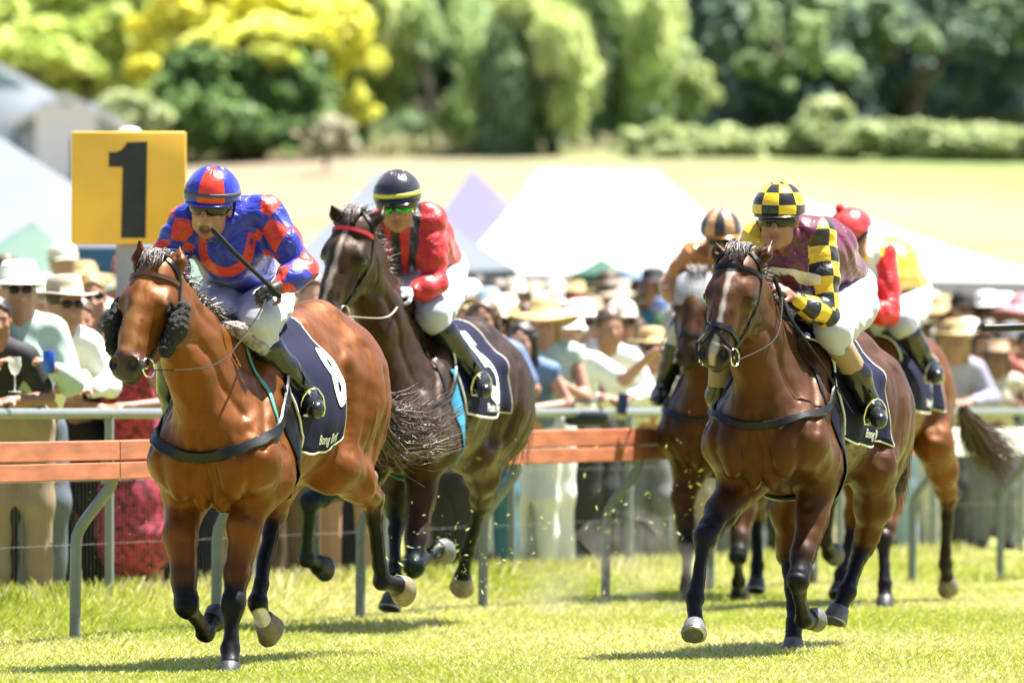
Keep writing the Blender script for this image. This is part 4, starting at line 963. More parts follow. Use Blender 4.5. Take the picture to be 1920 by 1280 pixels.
HB = build_horse("B", "dark bay horse with a thin white stripe and red browband, second behind the leader", 16, 770, 1.66, 45.3, 1.06, (.023, .011, .0042), (.005, .009, .011),
  dict(poll=(668, 413, .74), muzzle=(606, 600, .98), yaw=22, earL=(621, 384), earR=(722, 384), neckbow=-.03, earf=.0),
  dict(FR=dict(side=-1, pts=[(690, 880, .22, -.2), (640, 908, .4, -.18), (581, 942, .62, -.15), (574, 1046, .50, -.15), (600, 1060, .34, -.15)], cor=(594, 1058, .38, -.15), sole=(616, 1060, .28, -.15), toe=(0, -.2, -1), hc='dark', darkarm=1),
       FL=dict(side=1, pts=[(795, 860, .10, .2), (788, 940, .15, .18), (776, 1062, .32, .16), (806, 1040, .06, .16), (832, 1028, -.04, .16)], cor=(820, 1030, .0, .16), sole=(848, 1024, -.12, .16), toe=(0, .1, -1), hc='grey'),
       HR=dict(side=-1, pts=[(760, 860, -.62, -.16), (748, 910, -.7, -.15), (742, 962, -.78, -.15), (740, 1085, -.52, -.15), (733, 1130, -.46, -.15)], cor=(736, 1115, -.48, -.15), sole=(731, 1150, -.44, -.15), toe=(-.3, -1, .1), hc='dark', dark=1),
       HL=dict(side=1, pts=[(890, 845, -.9, .2), (905, 890, -1.1, .18), (903, 945, -1.3, .16), (876, 1035, -1.46, .16), (864, 1095, -1.54, .16)], cor=(868, 1078, -1.52, .16), sole=(861, 1115, -1.62, .16), toe=(.1, -.2, -1), hc='tan', hr=.066, hp=(925, 925, -1.4, .16))),
  res=.010, face=blaze([(.05, .0, .004), (.1, -.004, .012), (.2, .0, .010), (.3, .004, .012), (.42, 0, .014), (.5, 0, .010), (.66, 0, 0)], (.17, .145, .125)),
  tail=dict(pts=[(968, 690, -1.46, .0), (965, 780, -1.6, -.05), (930, 850, -1.7, -.1), (905, 880, -1.75, -.15)], n=420, spread=.09, col=(.03, .022, .02)))
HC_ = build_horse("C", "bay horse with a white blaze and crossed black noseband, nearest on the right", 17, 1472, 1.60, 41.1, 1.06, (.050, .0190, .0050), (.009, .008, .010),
  dict(pitch=-1.5, poll=(1388, 484, .70), muzzle=(1336, 682, .95), yaw=17, earL=(1342, 452), earR=(1448, 450), neckbow=-.03),
  dict(FR=dict(side=-1, pts=[(1392, 905, .22, -.18), (1352, 960, .36, -.16), (1321, 1008, .50, -.15), (1304, 1122, .62, -.15), (1302, 1190, .74, -.15)], cor=(1303, 1168, .70, -.15), sole=(1301, 1215, .80, -.15), toe=(-.15, -1, .15), hc='grey', darkarm=1),
       FL=dict(side=1, pts=[(1535, 890, .08, .2), (1522, 972, .18, .19), (1496, 1086, .36, .17), (1506, 1160, .16, .17), (1528, 1156, .04, .17)], cor=(1518, 1160, .10, .17), sole=(1544, 1148, -.04, .17), toe=(0, 0, -1), hc='grey', hr=.052),
       HR=dict(side=-1, pts=[(1500, 880, -.62, -.16), (1482, 960, -.72, -.15), (1478, 1040, -.82, -.15), (1490, 1165, -.62, -.15), (1488, 1205, -.56, -.15)], cor=(1488, 1200, -.56, -.15), sole=(1486, 1235, -.52, -.15), toe=(-.2, -1, 0), hc='grey', hr=.05),
       HL=dict(side=1, pts=[(1635, 870, -.85, .19), (1640, 945, -1.0, .18), (1620, 1022, -1.12, .16), (1588, 1108, -.98, .16), (1568, 1155, -.92, .16)], cor=(1574, 1138, -.94, .16), sole=(1563, 1178, -.90, .16), toe=(-.5, -1, 0), hc='grey', hr=.062, hp=(1632, 1015, -1.24, .16))),
  res=.0092, face=blaze([(.05, 0, .0), (.09, 0, .018), (.16, -.002, .014), (.24, 0, .009), (.34, .004, .009), (.46, .006, .013), (.54, .006, .014), (.60, .0, .018), (.66, 0, .0)], (.26, .23, .21)),  # white marking; its long streak is partly a highlight painted into the coat
  tail=dict(pts=[(1698, 740, -1.46, .0), (1694, 820, -1.56, -.05), (1684, 890, -1.6, -.08), (1684, 940, -1.62, -.1)], n=200, spread=.035, col=(.03, .022, .02)))
HD = build_horse("D", "bay horse in a grey hood with a blue edge, half hidden behind the white-blazed horse", 14, 1350, 1.62, 52.0, 1.06, (.048, .020, .007), (.006, .010, .010),
  dict(poll=(1310, 520, .70), muzzle=(1288, 682, .95), yaw=8, earL=(1290, 492), earR=(1336, 492), neckbow=-.03),
  dict(FR=dict(side=-1, pts=[(1296, 880, .15, -.2), (1282, 930, .2, -.18), (1288, 1020, .28, -.16), (1288, 1100, .34, -.16), (1287, 1136, .38, -.16)], toe=(-.2, -1, 0), sole=(1287, 1150, .4, -.16), hc='dark', hr=.05),
       FL=dict(side=1, pts=[(1398, 880, .08, .2), (1392, 960, .16, .18), (1384, 1042, .32, .16), (1385, 1090, .12, .16), (1386, 1112, .0, .16)], sole=(1387, 1126, -.14, .16), toe=(0, -.4, -1), hc='dark'),
       HR=dict(side=-1, pts=[(1400, 860, -.65, -.16), (1410, 920, -.8, -.15), (1418, 970, -.95, -.15), (1420, 1060, -.8, -.15), (1418, 1095, -.75, -.15)], toe=(-.2, -1, 0), hc='dark'),
       HL=dict(side=1, pts=[(1500, 850, -.85, .19), (1515, 900, -1.0, .18), (1520, 950, -1.15, .16), (1515, 1040, -1.3, .16), (1512, 1065, -1.38, .16)], toe=(0, -.3, -1), hc='dark')),
  res=.012, face=None, mane=False)
HE_ = build_horse("E", "bay horse with long dark streaming tail, rearmost on the right", 14, 1612, 1.70, 50.8, 1.08, (.095, .033, .005), (.011, .009, .010),
  dict(poll=(1545, 500, .72), muzzle=(1525, 650, .98), yaw=10, earL=(1525, 475), earR=(1570, 475), neckbow=-.03),
  dict(FR=dict(side=-1, pts=[(1590, 850, .22, -.2), (1570, 880, .42, -.18), (1560, 915, .60, -.16), (1548, 1015, .44, -.16), (1560, 1042, .28, -.16)], cor=(1554, 1036, .34, -.16), sole=(1582, 1028, .14, -.16), toe=(0, 0, -1), hc='grey'),
       FL=dict(side=1, pts=[(1672, 880, .06, .2), (1668, 945, .12, .19), (1657, 1012, .24, .17), (1659, 1095, .30, .17), (1660, 1128, .34, .17)], toe=(-.2, -1, 0), sole=(1660, 1145, .36, .17), hc='dark', hr=.052),
       HR=dict(side=-1, pts=[(1625, 850, -.62, -.16), (1612, 910, -.72, -.15), (1600, 985, -.84, -.15), (1578, 1075, -.62, -.15), (1574, 1105, -.56, -.15)], toe=(-.2, -1, 0), hc='dark'),
       HL=dict(side=1, pts=[(1750, 830, -.88, .19), (1768, 880, -1.05, .18), (1777, 935, -1.2, .16), (1772, 1060, -1.36, .16), (1778, 1100, -1.46, .16)], cor=(1776, 1082, -1.42, .16), sole=(1782, 1122, -1.54, .16), toe=(0, -.2, -1), hc='tan', hr=.064, hp=(1794, 925, -1.28, .16))),
  res=.012, tail=dict(pts=[(1806, 770, -1.46, .05), (1832, 820, -1.65, .12), (1862, 848, -1.8, .2), (1890, 875, -1.9, .3)], n=700, spread=.13, col=(.05, .03, .024)))
# ------------------------------------------------------------------ tack
m_red = mat("browband_red", (.45, .02, .03), rough=.4); m_dkg = mat("webbing_teal", (.06, .26, .22), rough=.5); m_rub = mat("rein_rubber", (.10, .06, .035), rough=.6)
m_flc = mat("sheepskin_black", (.010, .010, .010), rough=.9, bump=1.0, bscale=110, noise=.6, nscale=70)
saddlecloth(HA, .02, -.62, 2.2, "8", "Bong Bong", (.84, .56), .31, numtilt=0, texth=.046, textat=(0, .075))
saddlecloth(HB, .02, -.80, 1.92, "5", "Picnic Races", (.62, .56), .46, texth=.044, textat=(0, .08))
saddlecloth(HC_, .02, -.78, 2.1, None, "Bong Bong", texth=.042, textat=(0, .08), wav=.014)
saddlecloth(HD, .02, -.76, 1.6, None)
saddlecloth(HE_, .02, -.84, 1.95, "1", "Bong Bong", (.66, .62), .38, texth=.045, textat=(0, .09))
for h in (HA, HB, HC_, HD, HE_): saddle(h); girth(h, .03 if h is not HB else .03, {id(HB): mat("girth_blue", (.02, .22, .40), rough=.6), id(HE_): mat("girth_red", (.5, .01, .015), rough=.6)}.get(id(h)))
bridle(HA, m_brn, m_lea, noseband=False); bridle(HB, m_red, m_lea, noseband=False); bridle(HC_, m_lea, m_lea, True, True); bridle(HD, m_lea); bridle(HE_, m_lea)
def breast(h, m, width=.05, tie=True, mt=None, lo=0.0):
    T = h.T; w_ = .33
    strap_on(h, [T(-.06, -.30, -.20), T(.10, -.30, -.32), T(.34, -.22, -.43 - lo), T(.52, 0, -.47 - lo), T(.34, .22, -.43 - lo), T(.10, .30, -.32), T(-.06, .30, -.20)], width, .010, m, "breastplate", h.root, n=40, off=.012)
    if tie:
        for sg in (-1, 1): strap_on(h, [T(.10, sg * .03, .0), T(.14, sg * .16, -.08), T(.20, sg * .24, -.18), T(.22, sg * .28, -.30), T(.22, sg * .28, -.38)], .022, .004, mt or m, "neck_strap", h.root, n=20)
breast(HA, m_lea, .055, True, m_dkg, .04); breast(HB, m_lea, .026); breast(HC_, m_lea, .042); breast(HD, m_lea, .042); breast(HE_, m_lea, .03)
# sheepskin cheek pieces of the leader
for sg in (-1, 1):
    s = SDF(); H = HA.H
    s.chain([H(.20, sg * .135, -.045), H(.30, sg * .135, -.05), H(.42, sg * .115, -.055)], [.042, .050, .040], k=.03, flat=(HA.l, .8))
    def wr(p): return -.004 * np.sin(p[:, 0] * 310 + 3 * np.sin(p[:, 2] * 170)) * np.sin(p[:, 2] * 290 + 3 * np.sin(p[:, 1] * 190)) - .004 * vnoise(p, 90, 3)
    link("cheek_sheepskin", s.mesh("cheek_sheepskin", .0055, 0, wr), HA.root, m_flc)
s = SDF(); s.cap(HA.T(.16, -.02, .02), HA.T(.16, .10, .0), .045, .04, k=.02); s.cap(HA.T(.13, .1, -.02), HA.T(.1, .16, -.08), .04, .032, k=.02)
link("wither_pad", s.mesh("wither_pad", .007, 1, lambda p: -.006 * vnoise(p, 120, 2)), HA.root, mat("sheepskin_grey", (.30, .27, .24), rough=.9, bump=.8, bscale=120, noise=.7, nscale=25))
# grey hood of horse D
D_ = HD
section(D_, D_.H(.12, 0, -.05), D_.a, D_.n, -R(130), R(130), 36, .20 * D_.hs, .010, mat("hood_grey", (.30, .30, .32), rough=.8, noise=.3, nscale=60, bump=.5, bscale=60), "hood", D_.root, off=.006)
section(D_, D_.H(.015, 0, -.05), D_.a, D_.n, -R(120), R(120), 30, .03, .014, mat("hood_blue", (.08, .08, .42), rough=.6), "hood_edge", D_.root, off=.008)
# ================================================================== JOCKEYS
SKIN = (.30, .138, .092)
def silk_mat(name, c1, c2=None, c3=None, rough=.42, wr=.6):
    m = bpy.data.materials.new(name); m.use_nodes = True; N = m.node_tree; n = N.nodes; L = N.links; b = n["Principled BSDF"]
    b.inputs['Roughness'].default_value = rough; b.inputs['Sheen Weight'].default_value = .15; b.inputs['Coat Weight'].default_value = .03; b.inputs['Coat Roughness'].default_value = .3
    src = None
    for nm, c in (('pat', c2), ('pat2', c3)):
        if c is None: continue
        a = n.new("ShaderNodeAttribute"); a.attribute_name = nm; g = n.new("ShaderNodeMapRange"); g.inputs[1].default_value = -.04; g.inputs[2].default_value = .04; L.new(a.outputs['Fac'], g.inputs[0])
        x = n.new("ShaderNodeMix"); x.data_type = 'RGBA'; L.new(g.outputs[0], x.inputs[0])
        if src is None: x.inputs[6].default_value = (*c1, 1)
        else: L.new(src, x.inputs[6])
        x.inputs[7].default_value = (*c, 1); src = x.outputs[2]
    if src is None: b.inputs['Base Color'].default_value = (*c1, 1)
    else: L.new(src, b.inputs['Base Color'])
    tc = n.new("ShaderNodeTexCoord"); mp = n.new("ShaderNodeMapping"); mp.inputs['Scale'].default_value = (1, 1, 1.4); mp.inputs['Rotation'].default_value = (.3, .5, .4); L.new(tc.outputs['Object'], mp.inputs[0])
    t = n.new("ShaderNodeTexNoise"); t.inputs['Scale'].default_value = 9; t.inputs['Detail'].default_value = 3; t.inputs['Distortion'].default_value = 1.6; L.new(mp.outputs[0], t.inputs['Vector'])
    bp = n.new("ShaderNodeBump"); bp.inputs['Strength'].default_value = wr; bp.inputs['Distance'].default_value = .024; L.new(t.outputs[0], bp.inputs['Height']); L.new(bp.outputs[0], b.inputs['Normal'])
    return m
def fold(amp=.006, fr=26):
    def f(p):
        q = p + .05 * np.stack([np.sin(p[:, 1] * 19 + p[:, 2] * 7), np.sin(p[:, 2] * 17 + p[:, 0] * 9), np.sin(p[:, 0] * 23)], 1)
        return -amp * (np.abs(np.sin(q[:, 0] * fr * .6 + q[:, 2] * fr * .8)) ** 1.5 + .6 * np.sin(q[:, 2] * fr * .7 - q[:, 1] * fr * .5)) + amp * .6
    return f
def add_hand(s, wrist, palm_dir, normal, side, curl=1.1, size=1.0, col=SKIN, tip=None):
    "palm, five bent fingers; normal = the back of the hand"
    d = unit(palm_dir); n = unit(normal); n = (n - d * n.dot(d)).normalized(); w_ = d.cross(n) * side
    c = Vector(wrist) + d * .05 * size
    s.ell(c, (.045 * size, .040 * size, .016 * size), [d, w_, n], k=.01, col=col); s.cap(Vector(wrist) - d * .03, c, .024 * size, .027 * size, k=.012, col=col)
    for i, (o, L_) in enumerate(((.030, .040), (.010, .045), (-.010, .042), (-.029, .034))):
        b = c + d * .034 * size + w_ * o * size; a = .35 * curl; pts = [b]; dd = d
        for j, ln in enumerate((1.0, .62, .5)):
            ang = a + j * .75 * curl; dd = d * math.cos(ang) - n * math.sin(ang); pts.append(pts[-1] + dd * L_ * ln * size)
        cc = [col, col, tip or col]
        for j in range(3): s.cap(pts[j], pts[j + 1], (.0098 - .0009 * j) * size, (.0090 - .0009 * j) * size, k=.004, col=cc[j])
    b = c - d * .012 * size + w_ * .034 * size; t1 = b + (w_ * .8 + d * .5 - n * .4).normalized() * .035 * size; t2 = t1 + (d * .8 - n * .7 - w_ * .15).normalized() * .03 * size
    s.cap(b, t1, .012 * size, .0105 * size, k=.008, col=col); s.cap(t1, t2, .0105 * size, .0085 * size, k=.004, col=tip or col)
def add_head(s, c, f, u, sc_=1.0, skin=SKIN, mouth=0.0, hairc=(.06, .035, .02), nose=1.0, beard=None):
    "c = centre of the skull, f = facing, u = up; eyes lie at half the head height"
    f = unit(f); u = Vector(u); u = (u - f * u.dot(f)).normalized(); r = f.cross(u).normalized(); A = [r, f, u]; K = sc_
    E = lambda x, y, z, R_, k=.015, col=skin, **q: s.ell(c + (r * x + f * y + u * z) * K, [v * K for v in R_], A, k=k * K, col=col, **q)
    def Cc(p, q, ra, rb, k=.006, col=skin, **kw): s.cap(c + (r * p[0] + f * p[1] + u * p[2]) * K, c + (r * q[0] + f * q[1] + u * q[2]) * K, ra * K, rb * K, k=k * K, col=col, **kw)
    E(0, -.008, .02, (.076, .096, .092), .02); E(0, .030, -.045, (.062, .062, .075), .03); jc = beard or skin
    E(0, .058, -.098, (.032, .030, .026), .03, jc)
    for g in (-1, 1):
        E(g * .048, .030, -.070, (.020, .035, .035), .02, jc); E(g * .040, .070, -.028, (.020, .014, .016), .02)
        E(g * .031, .082, .002, (.017, .012, .010), .008, op='s'); E(g * .031, .078, .002, (.012, .012, .010), .003, (.55, .5, .48))
        Cc((g * .014, .090, .020), (g * .046, .080, .020), .006, .005, .006, hairc)
        E(g * .079, -.005, -.012, (.010, .018, .030), .006)
        Cc((g * .012, .098, -.036), (g * .016, .084, -.040), .009, .007, .005)
    Cc((0, .086, .010), (0, .110 * nose, -.034), .009, .0135, .012)
    lip = (.42, .14, .12)
    if mouth > 0:
        E(0, .088, -.078 - mouth * .3, (.020, .022, .008 + mouth), .006, (.05, .01, .01), op='s')
        Cc((-.018, .084, -.064), (.018, .084, -.064), .0055, .0055, .004, (.75, .72, .66)); Cc((-.02, .086, -.058), (.02, .086, -.058), .006, .006, .004, lip)
        Cc((-.018, .078, -.086 - mouth * 1.3), (.018, .078, -.086 - mouth * 1.3), .007, .007, .004, lip)
    else:
        Cc((-.020, .084, -.064), (0, .091, -.062), .005, .006, .004, lip); Cc((.020, .084, -.064), (0, .091, -.062), .005, .006, .004, lip)
        Cc((-.017, .082, -.072), (.017, .082, -.072), .0055, .0055, .004, lip); Cc((-.02, .093, -.0675), (.02, .093, -.0675), .0022, .0022, .002, (.08, .02, .02), op='s')
    return r, f, u
def helmet(root, c, r, f, u, pat, mats_, sc_=1.0, peak=True, rim=(.012, .012, .014), band=None, bands_mat=None, pom=None):
    rx, ry, rz = .123 * sc_, .140 * sc_, .128 * sc_; V = []; cols = []; nA, nE = 120, 44
    pa = []; 
    for j in range(nE):
        el = R(-8) + (R(90) - R(-8)) * j / (nE - 1)
        for i in range(nA):
            az = 2 * math.pi * i / nA; x, y, z = math.cos(el) * math.sin(az), math.cos(el) * math.cos(az), math.sin(el)
            g = 1 + .018 * math.sin(az * 22 + 3 * el) * max(0, el - .75) 
            if el < 0: x *= 1.0; 
            V.append(c + (r * x * rx + f * y * ry + u * z * rz) * g); pa.append(pat(az if az <= math.pi else az - 2 * math.pi, el))
    F = [(j * nA + i, j * nA + (i + 1) % nA, (j + 1) * nA + (i + 1) % nA, (j + 1) * nA + i) for j in range(nE - 1) for i in range(nA)]
    o = link("helmet", npmesh("helmet", np.array([list(v) for v in V]), np.array(F), True, None, dict(pat=[p[0] for p in pa], pat2=[p[1] for p in pa])), root, mats_)
    sl = o.modifiers.new("shell", 'SOLIDIFY'); sl.thickness = .006; sl.offset = -1
    if peak:
        G = []
        for t in np.linspace(0, 1, 6):
            row = []
            for a in np.linspace(R(-68), R(68), 26):
                k = 1 + .20 * t * math.cos(a * 1.25); e = R(-6) - .11 * t
                row.append(c + (r * math.sin(a) * rx * k * math.cos(e) + f * math.cos(a) * ry * k * math.cos(e) + u * (math.sin(e) * rz - .004)) * 1.0)
            G.append(row)
        mb = MB(); mb.grid(G); p = mb.build("helmet_peak", mat("peak_%.2f%.2f%.2f" % rim, rim, rough=.25, coat=.4), o); q = p.modifiers.new("t", 'SOLIDIFY'); q.thickness = .005
    if band is not None:
        G = [[c + (r * math.sin(a) * rx * 1.035 * math.cos(e) + f * math.cos(a) * ry * 1.035 * math.cos(e) + u * math.sin(e) * rz) for a in np.linspace(0, 2 * math.pi, 60)] for e in np.linspace(R(band[0]), R(band[1]), 4)]
        mb = MB(); mb.grid(G); p = mb.build("helmet_band", bands_mat, o); q = p.modifiers.new("t", 'SOLIDIFY'); q.thickness = .004; q.offset = 0
    if pom:
        mb = MB(); bmesh.ops.create_icosphere(mb.bm, subdivisions=3, radius=.026, matrix=Matrix.Translation(c + u * (rz + .018)))
        for v in mb.bm.verts: v.co += (v.co - (c + u * (rz + .018))).normalized() * random.uniform(-.003, .004)
        mb.build("pompom", pom, o)
    return o
def goggles(root, c, r, f, u, lens, sc_=1.0, z=.0, big=1.0, name="goggles"):
    G = []; K = sc_
    for a in np.linspace(R(-78), R(78), 40):
        x = abs(math.degrees(a)); hh = (.027 if x < 62 else .027 - (x - 62) * .0009) * big; lo = -hh + (.014 * math.exp(-(x / 11) ** 2))
        row = [(lo, .0), (lo + .003, .004), (0, .006), (hh - .003, .004), (hh, 0)]
        G.append([c + (r * math.sin(a) * (.083 + o) + f * (math.cos(a) * (.098 + o) + .004 - abs(zz) * .15) + u * (zz + z)) * K for zz, o in row])
    mb = MB(); mb.grid(G); o = mb.build(name, lens, root); q = o.modifiers.new("t", 'SOLIDIFY'); q.thickness = .004
    mb = MB(); mb.grid([[c + (r * math.sin(a) * .088 + f * math.cos(a) * (.104 if abs(a) < 1.5 else .112) + u * (z + zz)) * K for zz in (-.008, .008)] for a in np.linspace(R(72), R(288), 30)])
    mb.build("goggle_strap", m_lea, o); return o
m_breech = mat("breeches_white", (.42, .42, .53), rough=.6, bump=.35, bscale=14, sheen=.2)
m_boot = mat("boot_black", (.012, .012, .013), rough=.2, spec=.5, bump=.15, bscale=12, coat=.2)
def jockey(h, label, hd, fdir, fup, shR, shL, nb, chest, mback, pelv, elR, wrR, elL, wrL, hdL, hdR, hipR, knR, hipL, knL, bootL, bootR, silk, sleevepat, torsopat, helm, lens,
           glove=None, mouth=0, gaiter=None, arm_r=.066, lens2=None, headsc=1.10, res=.0075, bulk=1.0, handn=None, tipc=None, colr=None):
    g = lambda p: p if isinstance(p, Vector) else h.J(*p)
    hd, shR, shL, nb, chest, mback, pelv, elR, wrR, elL, wrL, hdL, hdR, hipR, knR, hipL, knL = map(g, (hd, shR, shL, nb, chest, mback, pelv, elR, wrR, elL, wrL, hdL, hdR, hipR, knR, hipL, knL))
    bL = [g(p) for p in bootL]; bR = [g(p) for p in bootR]
    rt = empty("person", (pelv.x, pelv.y, 0), label, "jockey", "jockeys riding in the race")
    f, u = unit(fdir), Vector(fup)
    s = SDF(); r, f, u = add_head(s, hd, f, u, headsc, SKIN, mouth)
    s.cap(hd - u * .09 - f * .01, nb, .050, .062, k=.03, col=SKIN)
    s.chain([nb, chest, mback, pelv], [.08, .11, .11, .10], k=.06, col=SKIN); s.cap(shR, shL, .05, .05, k=.04, col=SKIN)
    gc = glove or SKIN
    for sh, el, wr_, hn, sd in ((shR, elR, wrR, hdR, -1), (shL, elL, wrL, hdL, 1)):
        s.chain([sh, el], [.048, .038], k=.03, col=SKIN); s.cap(el, wr_, .038, .026, k=.02, col=SKIN)
        nn = handn[0 if sd < 0 else 1] if handn else (0, -.3, 1)
        add_hand(s, wr_, hn - wr_, nn, -sd, 1.15, 1.0, gc, tipc)
    for hp, kn, b in ((hipR, knR, bR), (hipL, knL, bL)):
        s.cap(hp, kn, .08, .05, k=.05, col=SKIN); s.chain([kn] + b[:3], [.045, .045, .038, .03], k=.02, col=SKIN)
    link("body", s.mesh("jockey_body", .0062, 1, None, SKIN, .006), rt, mat("skin", rough=.5, attr='Col', noise=.06, nscale=40))
    # silks
    s = SDF(); q = SDF(); B = bulk
    s.cap(shR.lerp(nb, .25), shL.lerp(nb, .25), .088 * B, .088 * B, k=.06, tagn=0); s.chain([nb.lerp(chest, .35), chest, chest.lerp(mback, .6), mback, mback.lerp(pelv, .75)], [.115 * B, .150 * B, .152 * B, .162 * B, .150 * B], k=.07, tagn=0)
    for sh, el, wr_, tg in ((shR, elR, wrR, 1), (shL, elL, wrL, 2)):
        s.chain([sh, sh.lerp(el, .5), el], [.085 * B, arm_r * 1.14 * B, arm_r * B], k=.05, tagn=tg); s.chain([el, el.lerp(wr_, .5), el.lerp(wr_, .9)], [arm_r * B, arm_r * 1.02 * B, .043], k=.03, tagn=tg)
    s.cap(nb, hd - u * .115, .075, .058, k=.02, tagn=0)
    V, F, CO, TG = s.mesh("x", res, 1, fold(.0075, 30), tags=True)
    # smooth limb coordinates for the patterns
    def limb(V, a, b, c):
        a, b, c = map(np.array, (a, b, c)); L1, L2 = np.linalg.norm(b - a), np.linalg.norm(c - b)
        t1 = np.clip((V - a) @ (b - a) / L1 ** 2, -.3, 1); t2 = np.clip((V - b) @ (c - b) / L2 ** 2, 0, 1.2)
        d1 = np.linalg.norm(V - (a + t1[:, None] * (b - a)), axis=1); d2 = np.linalg.norm(V - (b + t2[:, None] * (c - b)), axis=1); up = d1 < d2
        t = np.where(up, t1 * L1, L1 + t2 * L2); w_ = np.where(up[:, None], V - (a + t1[:, None] * (b - a)), V - (b + t2[:, None] * (c - b)))
        n = np.cross(b - a, c - b); n /= np.linalg.norm(n) + 1e-9; ax1 = np.where(up[:, None], (b - a) / L1, (c - b) / L2); m_ = np.cross(ax1, n)
        return t, np.arctan2((w_ * n).sum(1), (w_ * m_).sum(1)), L1 + L2
    p1 = np.full(len(V), -1.0); p2 = np.full(len(V), -1.0)
    tR, aR, LR = limb(V, shR, elR, wrR); tL, aL, LL = limb(V, shL, elL, wrL)
    for tg, t, a in ((1, tR, aR), (2, tL, aL)):
        k = TG == tg; x, y = sleevepat(t, a, tg); p1[k] = x[k]; p2[k] = y[k]
    k = TG == 0; rr = unit(shL - shR); cf = unit(Vector((0, -1, 0)) - rr * Vector((0, -1, 0)).dot(rr)); cu = rr.cross(cf); cu = cu if cu.z > 0 else -cu
    dV = V - np.array(chest); x, y = torsopat(dV @ np.array(rr), dV @ np.array(cu), dV @ np.array(cf)); p1[k] = x[k]; p2[k] = y[k]
    link("racing_silks", npmesh("racing_silks", V, F, True, None, dict(pat=p1, pat2=p2)), rt, silk)
    # breeches
    s = SDF(); s.ell(pelv, (.16, .15, .14), None, k=.05); s.cap(pelv, mback.lerp(pelv, .85), .13, .11, k=.05)
    for hp, kn, b in ((hipR, knR, bR), (hipL, knL, bL)):
        s.cap(pelv.lerp(hp, .5), hp, .13, .125, k=.06); s.chain([hp, hp.lerp(kn, .6), kn], [.125, .110, .090], k=.04); s.cap(kn, kn.lerp(b[0], .9), .086, .066, k=.03)
    link("breeches", s.mesh("breeches", .0085, 1, fold(.004, 34)), rt, m_breech)
    for kn, b in ((knR, bR), (knL, bL)):
        s = SDF(); i0 = b[0] if not gaiter else b[0].lerp(b[1], .75)
        s.chain([i0, b[0].lerp(b[1], .8) if not gaiter else b[1], b[2]], [.076 if not gaiter else .062, .066, .052], k=.02); hl = b[2] + (b[2] - b[1]).normalized() * .045
        s.cap(b[2], hl, .050, .044, k=.02); s.chain([hl, hl.lerp(b[3], .5), b[3]], [.046, .050, .040], k=.02); s.cap(i0 + (b[0] - b[1]).normalized() * .004, i0, .062 if not gaiter else .056, .06, k=.01)
        bo = link("boot", s.mesh("boot", .0075, 1, fold(.0025, 40)), rt, m_boot)
        if gaiter: 
            s = SDF(); s.cap(b[0], b[0].lerp(b[1], .8), .066, .060, k=.01); link("gaiter", s.mesh("gaiter", .008, 1), rt, gaiter)
        # stirrup iron and leather
        c = hl.lerp(b[3], .55); mb = MB(); ax_ = (b[3] - hl).normalized(); side = ax_.cross(Vector((0, 0, 1))).normalized(); up = side.cross(ax_)
        pts = [c + side * x_ + up * z_ for x_, z_ in ((-.052, -.045), (-.056, -.01), (-.046, .04), (-.022, .075), (0, .085), (.022, .075), (.046, .04), (.056, -.01), (.052, -.045), (0, -.047), (-.052, -.045))]
        mb.tube(pts, .006, n=6, caps=False); mb.box(c - up * .047, (.10, .03, .008)); mb.build("stirrup_iron", m_stl, h.root)
        sg = 1 if b is bL else -1; a_, d_ = trunk_pt(h, -.12, sg * .45, .04); MB().tube([a_, a_.lerp(c + up * .085, .5) + h.L * sg * .02, c + up * .085], .012, n=5, squash=(1, .3)).build("stirrup_leather", m_lea, h.root)
    hc_ = hd + (u * .046 - f * .012) * headsc
    ho = helmet(rt, hc_, r, f, u, *helm['args'], sc_=helm.get('sc', 1.0), rim=helm.get('rim', (.012, .012, .014)), band=helm.get('band'), bands_mat=helm.get('bm'), pom=helm.get('pom'), peak=helm.get('peak', True))
    goggles(rt, hd, r, f, u, lens, headsc)
    if lens2: goggles(rt, hd, r, f, u, lens2, headsc * 1.22, .018, .85, "raised_goggles")
    MB().tube([hd + (r * .080 + u * .02), hd + (r * .070 - u * .05 + f * .01), hd + (-u * .128 + f * .045), hd + (-r * .070 - u * .05 + f * .01), hd + (-r * .080 + u * .02)], .006, n=6, squash=(1, .5)).build("chin_strap", m_lea, ho)
    return dict(root=rt, hd=hd, r=r, f=f, u=u, handL=hdL, wrL=wrL, handR=hdR)
Z_ = lambda n: np.full(n.shape, -1.0)
LENS = mat("lens_dark", (.006, .006, .007), rough=.12, coat=.15, spec=.35)
BLU, RDO = (.003, .011, .30), (.52, .022, .006)
# --- A
silkA = silk_mat("silk_blue_red", BLU, RDO)
def slA(t, a, tg):
    return np.sin(t * 2 * np.pi / .23 + a * 1.0 + 1.2) * np.sin(a * 1.5 - t * 9 + .5) * 1.0 - .02, Z_(t)
def toA(x, y, z):
    x, y = x + .00, y - .005; c, s_ = math.cos(.28), math.sin(.28); X, Y = x * c - y * s_, x * s_ + y * c; Y = Y + .01
    ringd = .021 - np.abs(np.hypot(X, Y * .95) - .108); arm = np.minimum(.021 - np.abs(np.abs(X) - .108), .085 - Y)
    sh = np.where(Y < 0, ringd, arm); hole = np.minimum(.007 - np.abs(np.abs(X) - .108), .014 - np.abs(Y - .045)); sh = np.minimum(sh, -hole)
    return np.where(z > 0.02, sh * 14, -1), Z_(x)
hmA = lambda az, el: (min((az + .78) * 4, (.22 - az) * 4) if abs(az) < 2 else (1 if abs(abs(az) - 3.14) < .4 else -1), -1)
T = HA.T
